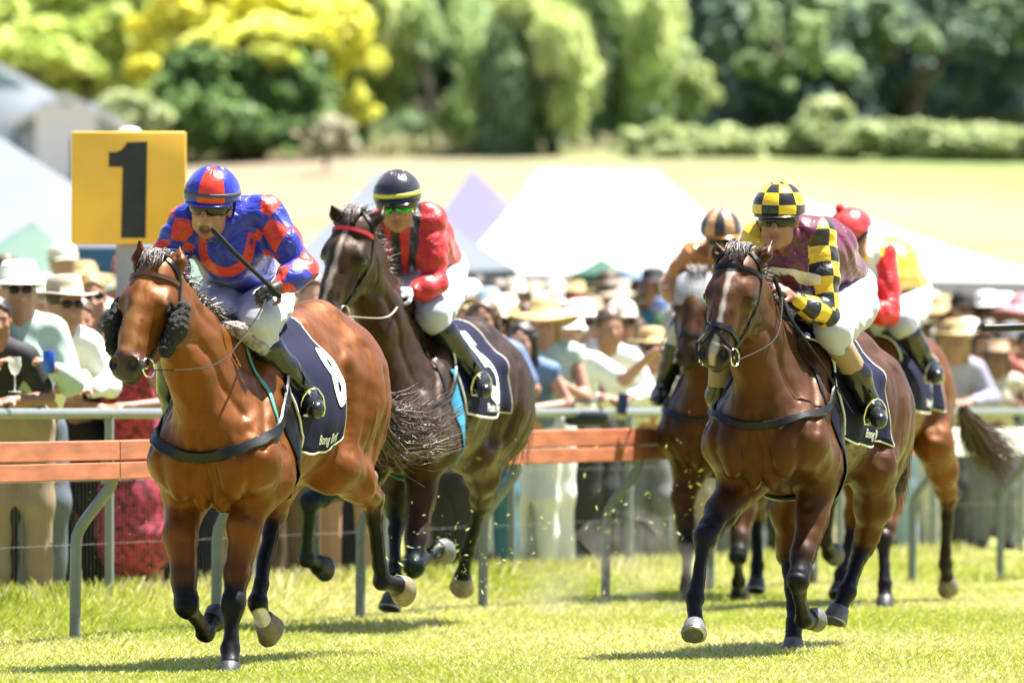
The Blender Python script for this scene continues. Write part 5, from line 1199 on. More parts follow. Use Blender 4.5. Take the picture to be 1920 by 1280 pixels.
ja = jockey(HA, "jockey in blue silks with red horseshoe and patches, leading the race", (396, 387, .16, 0), (-.26, -.95, -.16), (.04, -.2, 1),
  (350, 420, .06, -.18), (500, 405, -.02, .16), (432, 402, 0, 0), (430, 462, -.02, 0), (444, 480, -.26, 0), (462, 540, -.52, 0),
  (312, 478, .08, -.25), (340, 528, .26, -.15), (566, 505, .0, .3), (527, 534, .14, .22), (504, 546, .19, .18), (352, 552, .32, -.1),
  (415, 562, -.40, -.14), (402, 590, .08, -.16), (498, 566, -.42, .14), (484, 604, .05, .24),
  [(503, 655, -.02, .30), (543, 702, -.13, .31), (570, 738, -.2, .31), (592, 768, -.06, .32)], [T(-.02, -.30, -.12), T(-.12, -.34, -.32), T(-.2, -.35, -.44), T(-.06, -.36, -.50)],
  silkA, slA, toA, dict(args=(hmA, silk_mat("cap_blue_red", BLU, RDO, None, .3, .25)), rim=(.01, .02, .30), band=(3, 11), bm=mat("band_grey", (.05, .05, .055), rough=.6)), LENS,
  glove=(.012, .012, .012), tipc=SKIN, mouth=.012, handn=((0, -.2, 1), (.25, -.75, .5)))
# --- B
silkB = silk_mat("silk_red_black", (.42, .003, .006), (.006, .005, .005))
def toB(x, y, z):
    st = np.maximum(.026 - np.abs(x - .055 - y * .25), .024 - np.abs(x + .045 - y * .1)); return np.where(z > -.06, st * 30, (.03 - np.abs(x - .05)) * 30), Z_(x)
def slB(t, a, tg): return np.where((np.abs(t - .03) < .05) & (a > 1.2), 1.0, -1.0), Z_(t)
T = HB.T
jb = jockey(HB, "jockey in red silks with black stripes, black cap and mirrored green goggles", (746, 384, .18, 0), (-.14, -.96, -.20), (-.08, -.2, 1),
  (705, 430, .08, -.16), (808, 412, -.02, .16), (757, 405, 0, 0), (757, 455, -.02, 0), (790, 455, -.30, 0), (822, 500, -.54, 0),
  (690, 485, .1, -.25), (718, 535, .24, -.15), (815, 532, .02, .28), (775, 548, .14, .2), (752, 548, .2, .16), (735, 556, .3, -.1),
  (785, 530, -.42, -.14), (738, 556, .06, -.2), (832, 540, -.42, .14), (812, 590, .03, .24),
  [(832, 622, -.02, .30), (866, 668, -.13, .31), (890, 704, -.2, .31), (908, 732, -.06, .32)], [T(-.02, -.30, -.12), T(-.12, -.34, -.32), T(-.2, -.35, -.44), T(-.06, -.36, -.50)],
  silkB, slB, toB, dict(args=(lambda az, el: (-1, -1), silk_mat("cap_black", (.016, .016, .028), None, None, .22, .2)), band=(3, 12), bm=mat("band_yellow", (.62, .55, .08), rough=.5)),
  mat("lens_green", (.02, .30, .06), rough=.08, metal=.9, noise=.9, nscale=14), glove=(.62, .66, .80), lens2=LENS, res=.008, handn=((0, -.3, 1), (.2, -.6, .7)))
# --- C
silkC = silk_mat("silk_maroon", (.10, .006, .033), (.74, .72, .62), None, .3)
silkC = silk_mat("silk_checks", (.10, .006, .033), (.66, .41, .012), (.008, .008, .008), .32, .45)
def slC(t, a, tg):
    ck = np.sin(t * np.pi / .078 + .6) * np.sin(a * 2.0 + .5) * 4
    return np.ones_like(t), (ck if tg == 2 else np.where(t > .17, ck, -1))
def toC(x, y, z): return Z_(x), Z_(x)
def hmC(az, el): return -1, math.sin(az * 4.5 + .9) * math.sin((el + .28) * 6.6) * 4
T = HC_.T
jc = jockey(HC_, "jockey in maroon silks with black and yellow checked sleeves and cap, nearest on the right", (1460, 412, .18, 0), (-.22, -.96, -.08), (-.02, -.2, 1),
  (1418, 452, .08, -.16), (1538, 446, -.02, .17), (1482, 432, 0, 0), (1482, 488, -.02, 0), (1540, 476, -.30, 0), (1582, 538, -.54, 0),
  (1392, 505, .12, -.25), (1412, 560, .26, -.15), (1556, 598, .06, .30), (1487, 560, .24, .16), (1462, 538, .30, .12), (1424, 545, .32, -.1),
  (1520, 560, -.42, -.14), (1450, 588, .08, -.2), (1596, 572, -.42, .14), (1562, 618, .03, .24),
  [(1576, 652, -.02, .30), (1608, 704, -.12, .31), (1628, 752, -.2, .31), (1648, 788, -.06, .32)], [T(-.02, -.30, -.12), T(-.12, -.34, -.32), T(-.2, -.35, -.44), T(-.06, -.36, -.50)],
  silkC, slC, toC, dict(args=(hmC, silk_mat("cap_checks", (.78, .50, .015), (.66, .41, .012), (.008, .008, .008), .22, .12)), rim=(.03, .03, .03)),
  LENS, gaiter=mat("gaiter_tan", (.30, .20, .12), rough=.8, bump=.3, bscale=40), arm_r=.056, handn=((0, -.3, 1), (.2, -.5, .8)))
# white panel with a small dark bird-like emblem on the chest of C: part of the shirt, laid on its front
def patch(jroot, silks, pts, m, name, thick=.003, off=.004, parent=None):
    me = silks.data; vs = np.empty(len(me.vertices) * 3, np.float32); me.vertices.foreach_get('co', vs)
    bv = BVHTree.FromPolygons([tuple(v) for v in vs.reshape(-1, 3).tolist()], [tuple(p.vertices) for p in me.polygons]); o = Vector((0, 0, CAMZ))
    bm = bmesh.new(); f = bm.faces.new([bm.verts.new((x, -y, 0)) for x, y in pts]); bmesh.ops.triangulate(bm, faces=[f])
    for _ in range(4): bmesh.ops.subdivide_edges(bm, edges=[e for e in bm.edges if e.calc_length() > 7], cuts=1); bmesh.ops.triangulate(bm, faces=bm.faces)
    bad = []
    for v in bm.verts:
        r = bv.ray_cast(o, (P(v.co.x, -v.co.y, 40) - o).normalized(), 200)
        if r[0] is None: bad.append(v)
        else: v.co = r[0] + r[1] * off
    bmesh.ops.delete(bm, geom=bad, context='VERTS'); m2 = bpy.data.meshes.new(name); bm.to_mesh(m2); bm.free()
    return link(name, m2, parent or silks, m)
sk = [o for o in jc['root'].children if o.name.startswith("racing_silks")][0]
patch(jc['root'], sk, [(1438, 505), (1450, 500), (1490, 505), (1530, 514), (1540, 517), (1540, 532), (1515, 536), (1490, 528), (1462, 516)], mat("panel_white", (.62, .60, .52), rough=.5), "shirt_panel")
patch(jc['root'], sk, [(1461, 508), (1470, 516), (1478, 513), (1488, 518), (1496, 530), (1484, 526), (1474, 524), (1466, 518)], mat("emblem_maroon", (.12, .01, .03), rough=.5), "shirt_emblem", off=.007)
# --- D
silkD = silk_mat("silk_gold", (.42, .17, .045), (.02, .012, .012), None, .2, 1.0)
T = HD.T
jd = jockey(HD, "jockey in copper gold silks and striped cap with an orange peak", (1352, 446, .18, 0), (0, -.96, -.20), (0, -.2, 1),
  (1296, 484, .08, -.17), (1402, 480, -.02, .17), (1350, 466, 0, 0), (1348, 520, -.02, 0), (1365, 500, -.28, 0), (1385, 545, -.54, 0),
  (1257, 535, .04, -.32), (1268, 560, .18, -.22), (1415, 540, .04, .3), (1385, 560, .2, .2), (1365, 562, .24, .14), (1282, 572, .24, -.18),
  (1325, 570, -.42, -.14), (1278, 615, .03, -.26), (1405, 580, -.42, .14), (1395, 620, .03, .24),
  [T(-.02, .30, -.12), T(-.12, .33, -.32), T(-.2, .34, -.44), T(-.06, .35, -.50)], [(1268, 648, -.02, -.30), (1255, 695, -.1, -.33), (1243, 728, -.15, -.34), (1234, 750, .02, -.34)],
  silkD, lambda t, a, tg: (np.where(t > .44, 1.0, -1.0), Z_(t)), lambda x, y, z: (np.minimum(.035 - np.abs(x + .10), .05 - np.abs(y - .03)) * 30, Z_(x)),
  dict(args=(lambda az, el: (math.sin(az * 6 + 1) * 3, -1), silk_mat("cap_gold", (.55, .30, .14), (.03, .025, .03), None, .3, .2)), rim=(.48, .18, .02)), LENS, glove=(.02, .015, .015), res=.0095)
# --- E
silkE = silk_mat("silk_yellow_red", (.70, .46, .01), (.60, .008, .012), (.70, .66, .74), .35, .6)
T = HE_.T
je = jockey(HE_, "jockey in yellow, white and red silks with a red pompom cap", (1598, 448, .20, 0), (-.62, -.62, -.48), (-.35, -.15, 1),
  (1590, 490, .12, -.16), (1655, 482, -.02, .17), (1622, 470, .02, 0), (1630, 525, -.02, 0), (1668, 500, -.28, 0), (1700, 550, -.54, 0),
  (1575, 550, .12, -.25), (1590, 580, .26, -.15), (1668, 588, .04, .30), (1625, 588, .2, .2), (1606, 586, .26, .16), (1590, 590, .3, -.1),
  (1650, 570, -.42, -.14), (1630, 605, .06, -.2), (1705, 572, -.42, .14), (1692, 604, .0, .25),
  [(1706, 628, -.03, .30), (1726, 664, -.13, .31), (1742, 690, -.2, .31), (1756, 706, -.06, .32)], [T(-.02, -.30, -.12), T(-.12, -.34, -.32), T(-.2, -.35, -.44), T(-.06, -.36, -.50)],
  silkE, lambda t, a, tg: (np.ones_like(t), Z_(t)), lambda x, y, z: (Z_(x), np.minimum(.05 - np.abs(x + .02), z + .08) * 30),
  dict(args=(lambda az, el: (math.sin(az * 4) * 2, -1), silk_mat("cap_red", (.60, .012, .015), (.66, .05, .05), None, .3, .2)), rim=(.55, .03, .05), pom=mat("pom_red", (.55, .01, .015), rough=.9)), LENS, res=.0095)
# ------------------------------------------------------------------ reins and whips
def rein_pair(h, j, m=None, sag=.06, r=.006):
    for sg, hn in ((-1, j['handR']), (1, j['handL'])):
        a = h.H(.545, sg * .085, -.05); k = h.T(.22, sg * .10, .02)
        reins(h, [a, a.lerp(hn, .35) - Vector((0, 0, sag)) + h.L * sg * .10, a.lerp(hn, .75) - Vector((0, 0, sag * .6)) + h.L * sg * .06, hn], "rein", m, r)
rein_pair(HA, ja, None, .10); rein_pair(HB, jb, mat("rein_pale", (.35, .33, .27), rough=.5), .05, .0055); rein_pair(HC_, jc, None, .03); rein_pair(HD, jd); rein_pair(HE_, je)
def whip(pts, rs, label, hi=None):
    o = MB().tube(pts, rs, n=10).build("riding_whip", mat("whip_black", (.006, .006, .006), rough=.45, spec=.3), None); tag(o, label, "whip", "riding whips"); return o
J = HA.J
whip([J(397, 428, .31), J(440, 474, .31), J(480, 512, .28), J(515, 545, .245, .1), J(526, 556, .22, .12)], [.013, .012, .010, .0095, .009], "black riding whip held across the mouth and chest of the jockey in blue")
J = HC_.J
whip([J(1452, 522, .36, .1), J(1466, 560, .36, .13), J(1478, 592, .38, .16), J(1537, 676, .30, .30), J(1600, 775, .10, .45)], [.011, .012, .010, .0055, .003], "black riding whip hanging down from the hand of the jockey with checked sleeves")
whip([P(1844, 615, 44), P(1880, 614, 44.05), P(1925, 612, 44.1), P(1975, 611, 44.2)], [.021, .021, .020, .019], "black riding whip poking into the picture at the right edge")
# ================================================================== SPECTATORS
def crowd_parts():
    K = {}; res = .016; sk = SKIN
    for pose in ('lean', 'stand', 'hold', 'point'):
        ln = {'lean': .30, 'stand': 0, 'hold': .06, 'point': .10}[pose]; v = Vector
        hip = v((0, .12 if pose == 'lean' else 0, .93)); ch = v((0, hip.y - ln * .75, 1.26)); nk = v((0, hip.y - ln * 1.15, 1.44 - ln * .18)); hd = nk + v((0, -.03 - ln * .15, .155))
        arms = []
        for sg in (-1, 1):
            sh = nk + v((sg * .185, .01, -.05))
            if pose == 'lean': el, wr, hn = v((sg * .30, -.20, 1.12)), v((sg * .10, -.40, 1.10)), v((sg * .02, -.44, 1.10))
            elif pose == 'stand': el, wr, hn = sh + v((sg * .05, .03, -.29)), sh + v((sg * .06, -.03, -.53)), sh + v((sg * .06, -.05, -.60))
            elif pose == 'hold' or sg < 0: el, wr, hn = sh + v((sg * .08, -.06, -.27)), sh + v((-sg * .02, -.26, -.20)), sh + v((-sg * .07, -.30, -.16))
            else: el, wr, hn = sh + v((sg * .22, -.16, -.10)), sh + v((sg * .42, -.30, .06)), sh + v((sg * .48, -.34, .10))
            arms.append((sh, el, wr, hn, sg))
        legs = []
        for sg in (-1, 1):
            ft = v((sg * .11, .10 if pose == 'lean' else 0, .06)); legs.append((hip + v((sg * .09, 0, -.04)), v((sg * .10, hip.y * .6 - .02, .50)), ft, sg))
        s = SDF(); r, f, u = add_head(s, hd, (0, -1, -.08), (0, 0, 1), 1.05, sk)
        s.cap(hd - v((0, 0, .10)), nk, .05, .055, k=.03, col=sk); s.chain([nk, ch, hip], [.09, .12, .12], k=.05, col=sk)
        for sh, el, wr, hn, sg in arms:
            s.chain([sh, el, wr], [.05, .04, .027], k=.03, col=sk); add_hand(s, wr, hn - wr, (0, -.3, 1), -sg, 1.0, 1.0, sk)
        for h_, kn, ft, sg in legs: s.chain([h_, kn, ft], [.085, .055, .04], k=.04, col=sk)
        K['body', pose] = s.mesh("spectator_body", .012, 1, None, sk, .006)
        def shirt(sleeve, low):
            s = SDF(); s.cap(nk + v((-.13, 0, -.03)), nk + v((.13, 0, -.03)), .075, .075, k=.06); s.chain([nk, ch, hip + v((0, 0, low))], [.10, .165, .15], k=.06, flat=((0, 1, 0), .80))
            for sh, el, wr, hn, sg in arms:
                e = [sh, el, wr.lerp(el, .12)] if sleeve == 'long' else [sh, sh.lerp(el, .75)] if sleeve == 'short' else [sh, sh.lerp(el, .08)]
                s.chain(e, [.075, .062, .045][:len(e)], k=.04)
            return s
        for sl in ('long', 'short', 'none'): K['top', pose, sl] = shirt(sl, .06).mesh("top", res, 1, fold(.006, 22))
        s = shirt('none', 0); s.chain([hip, hip + v((0, -.02, -.35)), hip + v((0, -.03, -.58))], [.15, .20, .24], k=.06, flat=((0, 1, 0), .85)); K['dress', pose] = s.mesh("dress", .018, 1, fold(.010, 20))
        for kind, cut in (('trousers', 1), ('shorts', .45)):
            s = SDF(); s.ell(hip, (.165, .135, .13), None, k=.05)
            for h_, kn, ft, sg in legs:
                if cut == 1: s.chain([h_, kn, ft + v((0, 0, .02))], [.11, .085, .072], k=.05)
                else: s.chain([h_, kn + v((0, 0, .05))], [.115, .105], k=.05)
            K[kind, pose] = s.mesh(kind, res, 1, fold(.006, 18))
        for h_, kn, ft, sg in legs:
            s = SDF(); s.cap(ft + v((0, .04, -.01)), ft + v((sg * .02, -.13, -.03)), .045, .036, k=.02); K['shoe%d' % sg, pose] = s.mesh("shoe", .014, 1)
        K['hd', pose] = hd; K['hands', pose] = [a[3] for a in arms]
    def lathe(prof, n=28, sx=1, sy=1.12):
        G = [[(sx * r * math.cos(a), sy * r * math.sin(a), z + (.018 * math.cos(2 * a) * max(0, r - .11) / .07)) for a in np.linspace(0, 2 * math.pi, n, endpoint=False)] for r, z in prof]
        V = np.array(G).reshape(-1, 3); F = [(j * n + i, j * n + (i + 1) % n, (j + 1) * n + (i + 1) % n, (j + 1) * n + i) for j in range(len(prof) - 1) for i in range(n)]; return V, F
    K['fedora'] = npmesh("hat", *lathe([(.175, .045), (.17, .052), (.10, .055), (.098, .10), (.088, .145), (.06, .158), (.03, .148), (.001, .146)]))
    K['sunhat'] = npmesh("hat", *lathe([(.225, .01), (.222, .018), (.16, .045), (.102, .06), (.098, .11), (.075, .15), (.001, .165)]))
    K['boater'] = npmesh("hat", *lathe([(.18, .052), (.18, .060), (.10, .06), (.10, .135), (.095, .142), (.001, .143)]))
    K['bucket'] = npmesh("hat", *lathe([(.135, .02), (.105, .062), (.098, .115), (.08, .15), (.001, .16)]))
    V, F = lathe([(.105, .035), (.103, .085), (.085, .13), (.05, .155), (.001, .163)]); 
    n0 = len(V); pk = []
    for t in (0, 1):
        for a in np.linspace(-1.1, 1.1, 12): pk.append((math.sin(a) * (.095 + .0 * t), -(math.cos(a) * (.10 + .085 * t)) - .005, .045 - .02 * t))
    F2 = [(n0 + i, n0 + i + 1, n0 + 12 + i + 1, n0 + 12 + i) for i in range(11)]; K['cap'] = npmesh("cap", np.vstack([V, pk]), np.array(list(F) + F2))
    s = SDF(); s.ell((0, .012, .045), (.088, .104, .092)); s.ell((0, -.075, -.03), (.06, .05, .09), None, k=.01, op='s'); K['short'] = s.mesh("hair", .010, 1, lambda p: -.006 * vnoise(p, 60, 1))
    s = SDF(); s.ell((0, .018, .045), (.094, .106, .094)); s.chain([(0, .05, 0), (.0, .06, -.16)], [.085, .07], k=.05)
    for g in (-1, 1): s.chain([(g * .08, .0, .02), (g * .088, .01, -.14)], [.03, .032], k=.03)
    s.ell((0, -.08, -.035), (.062, .055, .09), None, k=.01, op='s'); K['long'] = s.mesh("hair", .010, 1, lambda p: -.007 * vnoise(p, 50, 1))
    G = []; V = []; F = []
    for g in (-1, 1):
        o = len(V)
        for yy in (0, .006):
            for a in np.linspace(0, 2 * math.pi, 14, endpoint=False): V.append((g * .034 + .029 * math.cos(a), -.100 + .014 * abs(math.cos(a)) * (1 if math.cos(a) * g > 0 else 0) - yy, .004 + .021 * math.sin(a)))
        for i in range(14): F.append((o + i, o + (i + 1) % 14, o + 14 + (i + 1) % 14, o + 14 + i))
        for i in range(1, 13, 2): F.append((o + 14, o + 14 + i, o + 14 + i + 1, o + 14 + min(i + 2, 13)) if i < 12 else (o + 14, o + 14 + 12, o + 14 + 13, o + 14 + 13))
    F = [f for f in F if len(set(f)) == 4]
    for g in (-1, 1):
        o = len(V); V += [(g * .064, -.088, .012), (g * .086, .0, .012), (g * .086, .0, .004), (g * .064, -.088, .004)]; F.append((o, o + 1, o + 2, o + 3))
    o = len(V); V += [(-.01, -.108, .012), (.01, -.108, .012), (.01, -.108, .006), (-.01, -.108, .006)]; F.append((o, o + 1, o + 2, o + 3)); K['glasses'] = npmesh("sunglasses", np.array(V), np.array(F))
    for nm in ('body', 'top', 'dress', 'trousers', 'shorts', 'shoe1', 'shoe-1'):
        for k in list(K):
            if k[0] == nm: K[k].materials.append(None)
    for k in ('fedora', 'sunhat', 'boater', 'bucket', 'cap', 'short', 'long', 'glasses'): K[k].materials.append(None)
    return K
KP = crowd_parts()
COLS = dict(white=(.72, .72, .74), cream=(.62, .56, .44), mint=(.48, .62, .56), blue=(.14, .22, .42), sky=(.38, .52, .70), navy=(.015, .02, .05), black=(.012, .012, .014), red=(.36, .02, .03),
  crimson=(.30, .035, .07), pink=(.62, .30, .34), khaki=(.38, .28, .18), tan=(.42, .30, .18), brown=(.12, .07, .04), grey=(.20, .21, .23), slate=(.13, .16, .21), straw=(.60, .42, .18), beige=(.52, .43, .32),
  orange=(.66, .24, .05), olive=(.13, .13, .06), green=(.05, .22, .10), lilac=(.42, .40, .58), yellow=(.60, .48, .10), teal=(.04, .20, .34), blond=(.42, .28, .11), dark=(.025, .016, .012), silver=(.42, .41, .40), coral=(.66, .20, .14), ivory=(.68, .64, .55))
for k_, v_ in list(COLS.items()):
    f_ = .95 if k_ in ('white', 'black', 'navy') else .85 if k_ in ('ivory', 'mint', 'sky', 'cream') else .74
    COLS[k_] = tuple(c * f_ for c in v_)
def cm(n, rough=.75, **k): return mat("cloth_" + n if k.get('pre') is None else k['pre'] + n, COLS[n], rough=rough, noise=.08, nscale=12)
SK = [mat("skin_%d" % i, c, rough=.55, noise=.05) for i, c in enumerate([(.33, .17, .11), (.42, .23, .16), (.20, .10, .06), (.28, .14, .085)])]
m_fl = mat('dress_floral', (.05, .022, .03), rough=.8, noise=1.6, nscale=14)
m_pr = mat("dress_print", (.30, .03, .06), rough=.8, noise=.9, nscale=26)
def person(px, hy, row, pose, rot, top, sleeve, bottom, bcol, hat, hcol, gl, hair_, haircol, label, skin=0, d=None):
    if d is None: d = along(px, VF + .42).y if row == 0 else None
    hz = KP['hd', pose].z
    if d is None:
        best = None
        for dd in np.arange(along(px, VF + .9).y, 78, .4):
            p = P(px, hy, dd); k = (p.z - gzf(p.x, p.y)) / hz
            e = abs(k - 1.03)
            if best is None or e < best[0]: best = (e, dd)
        d = best[1] + (rng.random() - .5) * .3
    p = P(px, hy, d); g = gzf(p.x, p.y + .1); k = min(max((p.z - g) / hz, .86), 1.17)
    rt = bpy.data.objects.new("person", None); C.objects.link(rt); rt.rotation_euler = (0, 0, R(rot)); rt.scale = (k, k, k)
    hl = Matrix.Rotation(R(rot), 3, 'Z') @ KP['hd', pose] * k; rt.location = (p.x - hl.x, d - (hl.y if pose == 'lean' else 0), g)
    tag(rt, label, "person", "spectators behind the crowd fence")
    def ch(nm, me, m, loc=None):
        o = bpy.data.objects.new(nm, me); C.objects.link(o); o.parent = rt
        o.material_slots[0].link = 'OBJECT'; o.material_slots[0].material = m
        if loc is not None: o.location = loc
        return o
    hd = KP['hd', pose]
    ch("body", KP['body', pose], SK[skin])
    if bottom == 'dress': ch("dress", KP['dress', pose], m_pr if bcol == 'print' else m_fl if bcol == 'floral' else cm(bcol))
    else:
        ch("shirt", KP['top', pose, sleeve], cm(top)); ch(bottom, KP[bottom, pose], cm(bcol))
    for sg in ('shoe1', 'shoe-1'): ch("shoe", KP[sg, pose], cm('brown' if row % 2 else 'black'))
    if hair_: ch("hair", KP[hair_], cm(haircol, .5), hd)
    if hat:
        o = ch("cap" if hat == 'cap' else "hat", KP[hat], cm(hcol), hd + Vector((0, .0, .0))); o.rotation_euler = (R(-6), 0, 0)
    if gl: ch("sunglasses", KP['glasses'], LENS, hd)
    return rt, d, k
FR = [
 # px, head y, row, pose, rot, top, sleeve, bottom, colour, hat, colour, glasses, hair, colour, label, skin
 (38, 545, 0, 'hold', 8, 'mint', 'long', 'trousers', 'khaki', 'bucket', 'white', 1, 'short', 'brown', "man in open mint shirt, white hat and sunglasses, leftmost face at the barrier", 1),
 (122, 572, 0, 'lean', 28, 'white', 'long', 'trousers', 'slate', 'fedora', 'beige', 1, 'short', 'dark', "bearded man in white shirt and beige fedora leaning over the barrier", 0),
 (-8, 600, 0, 'lean', 12, 'black', 'short', 'trousers', 'black', None, None, 0, 'short', 'dark', "person in black cut off by the left picture edge, hands over the barrier", 3),
 (215, 620, 0, 'lean', -14, None, None, 'dress', 'print', None, None, 1, 'long', 'dark', "dark-haired woman in a red patterned dress behind the leading horse's head", 0),
 (118, 498, 1, 'stand', 20, 'cream', 'short', 'trousers', 'navy', 'cap', 'ivory', 0, 'short', 'blond', "person with fair hair and an ivory visor cap behind the beige fedora", 1),
 (158, 530, 1, 'stand', 10, 'white', 'short', 'trousers', 'black', 'sunhat', 'straw', 1, 'short', 'brown', "person in a wide golden straw hat and sunglasses under the yellow board", 0),
 (238, 515, 1, 'stand', 0, 'coral', 'short', 'shorts', 'cream', 'cap', 'coral', 0, 'short', 'brown', "person in coral cap and coral shirt beside the grey sign post", 0),
 (276, 560, 1, 'stand', -12, 'lilac', 'short', 'trousers', 'green', 'boater', 'ivory', 0, 'long', 'brown', "person in lilac shirt and ivory boater right of the sign post", 0),
 (345, 575, 0, 'lean', 0, 'olive', 'long', 'trousers', 'navy', None, None, 0, 'short', 'brown', "man in olive shirt hidden behind the leading horse", 0),
 (455, 590, 0, 'lean', 10, 'beige', 'short', 'trousers', 'khaki', 'cap', 'navy', 0, 'short', 'dark', "man in navy cap and beige shirt hidden behind the leading jockey's legs", 0),
 (528, 585, 0, 'stand', -8, 'ivory', 'short', 'trousers', 'brown', None, None, 0, 'short', 'blond', "fair-haired person in ivory shirt and brown trousers behind the leading horse's rump", 1),
 (590, 555, 0, 'stand', 5, 'pink', 'short', 'shorts', 'beige', None, None, 0, 'short', 'brown', "person in pink shirt and beige shorts between the two left horses", 1),
 (648, 570, 0, 'stand', 0, 'sky', 'short', 'shorts', 'sky', 'cap', 'white', 0, 'short', 'brown', "person in pale blue shirt and pale blue shorts behind the dark horse's head", 1),
 (745, 580, 0, 'lean', 0, 'red', 'short', 'trousers', 'black', None, None, 0, 'long', 'dark', "woman in red top hidden behind the red-silked jockey", 0),
 (835, 580, 0, 'lean', 0, 'black', 'long', 'trousers', 'black', 'fedora', 'tan', 0, 'short', 'dark', "man in black shirt and tan fedora behind the red-silked jockey's boot", 0),
 (905, 600, 0, 'lean', -5, 'blue', 'short', 'trousers', 'teal', None, None, 0, 'long', 'brown', "woman in blue top and teal trousers behind the cloth numbered five", 0),
 (978, 640, 0, 'lean', -10, 'blue', 'none', 'trousers', 'white', None, None, 0, 'long', 'dark', "bare-headed dark-haired woman in a blue sleeveless top just right of the number five cloth", 1),
 (1020, 605, 0, 'hold', -6, 'mint', 'none', 'trousers', 'white', 'sunhat', 'straw', 0, 'long', 'blond', "woman in a glowing orange-straw sun hat and mint top", 1),
 (1065, 625, 0, 'point', -12, 'white', 'short', 'trousers', 'black', 'bucket', 'white', 0, 'short', 'brown', "woman in white hat and white top raising a bare arm", 1),
 (1142, 615, 0, 'lean', 18, 'white', 'long', 'trousers', 'black', None, None, 0, 'short', 'brown', "bare-headed man in a white shirt looking left over the barrier", 0),
 (1222, 655, 0, 'lean', 5, 'white', 'long', 'trousers', 'grey', 'fedora', 'straw', 1, 'short', 'dark', "bearded man in straw fedora and white shirt holding a dark blue phone", 0),
 (1000, 562, 1, 'stand', -8, 'beige', 'short', 'trousers', 'brown', 'sunhat', 'beige', 0, 'short', 'brown', "person under a huge upturned beige sun hat, behind the glowing straw hat", 0),
 (1108, 592, 1, 'stand', 5, 'black', 'long', 'trousers', 'black', 'sunhat', 'tan', 1, 'short', 'dark', "man in a wide tan hat, sunglasses and black jacket in the centre", 2),
 (1203, 580, 1, 'stand', -10, 'ivory', 'short', 'trousers', 'grey', None, None, 1, 'short', 'silver', "silver-haired man with sunglasses above the straw fedora", 0),
 (1140, 545, 1, 'stand', 0, 'grey', 'short', 'trousers', 'navy', 'fedora', 'brown', 1, 'short', 'dark', "man in brown fedora far back between the wide tan hat and silver-haired man", 0),
 (1225, 532, 1, 'stand', 0, 'teal', 'short', 'trousers', 'black', 'fedora', 'black', 0, 'short', 'dark', "person in black fedora and teal shirt beside the copper-silked jockey", 0),
 (1290, 620, 0, 'stand', 0, 'cream', 'long', 'trousers', 'beige', None, None, 0, 'short', 'brown', "man in cream shirt hidden behind the hooded horse", 0),
 (1385, 610, 0, 'stand', 0, 'tan', 'long', 'trousers', 'grey', None, None, 0, 'short', 'brown', "man in tan shirt hidden behind the white-blazed horse's head", 0),
 (1450, 615, 0, 'stand', 0, 'orange', 'short', 'shorts', 'black', None, None, 0, 'short', 'brown', "person in orange shirt and black shorts behind the white-blazed horse", 2),
 (1520, 620, 0, 'stand', 0, 'white', 'long', 'trousers', 'cream', None, None, 0, 'short', 'brown', "person in white shirt and cream trousers behind the maroon jockey", 0),
 (1595, 620, 0, 'stand', 0, 'grey', 'long', 'trousers', 'ivory', None, None, 0, 'short', 'brown', "person in grey shirt and ivory trousers behind the rearmost right horse", 0),
 (1672, 620, 0, 'stand', 0, 'sky', 'long', 'trousers', 'sky', 'cap', 'navy', 0, 'short', 'brown', "person in navy cap and all pale blue clothes behind the red and yellow jockey", 0),
 (1748, 560, 1, 'stand', 12, 'pink', 'short', 'trousers', 'grey', None, None, 0, 'short', 'silver', "grey-haired man in pink shirt just right of the red and yellow jockey", 0),
 (1790, 640, 0, 'lean', 10, 'lilac', 'long', 'trousers', 'black', 'fedora', 'straw', 0, 'long', 'blond', "woman in lilac top and straw fedora above the rear horse's tail", 0),
 (1838, 590, 1, 'stand', 0, 'yellow', 'short', 'trousers', 'black', None, None, 0, 'long', 'silver', "white-haired woman in yellow top below the loose whip", 1),
 (1868, 672, 0, 'hold', 8, 'cream', 'none', 'trousers', 'grey', 'boater', 'tan', 0, 'long', 'brown', "tanned woman in cream sleeveless top and tan boater under the loose whip", 2),
 (1925, 650, 0, 'hold', 5, 'black', 'long', 'trousers', 'cream', None, None, 0, 'short', 'dark', "person in black jacket cut off by the right edge beside the tan boater", 0),
]
placed = []
for a in FR: placed.append((a[0], person(*a)[1]))
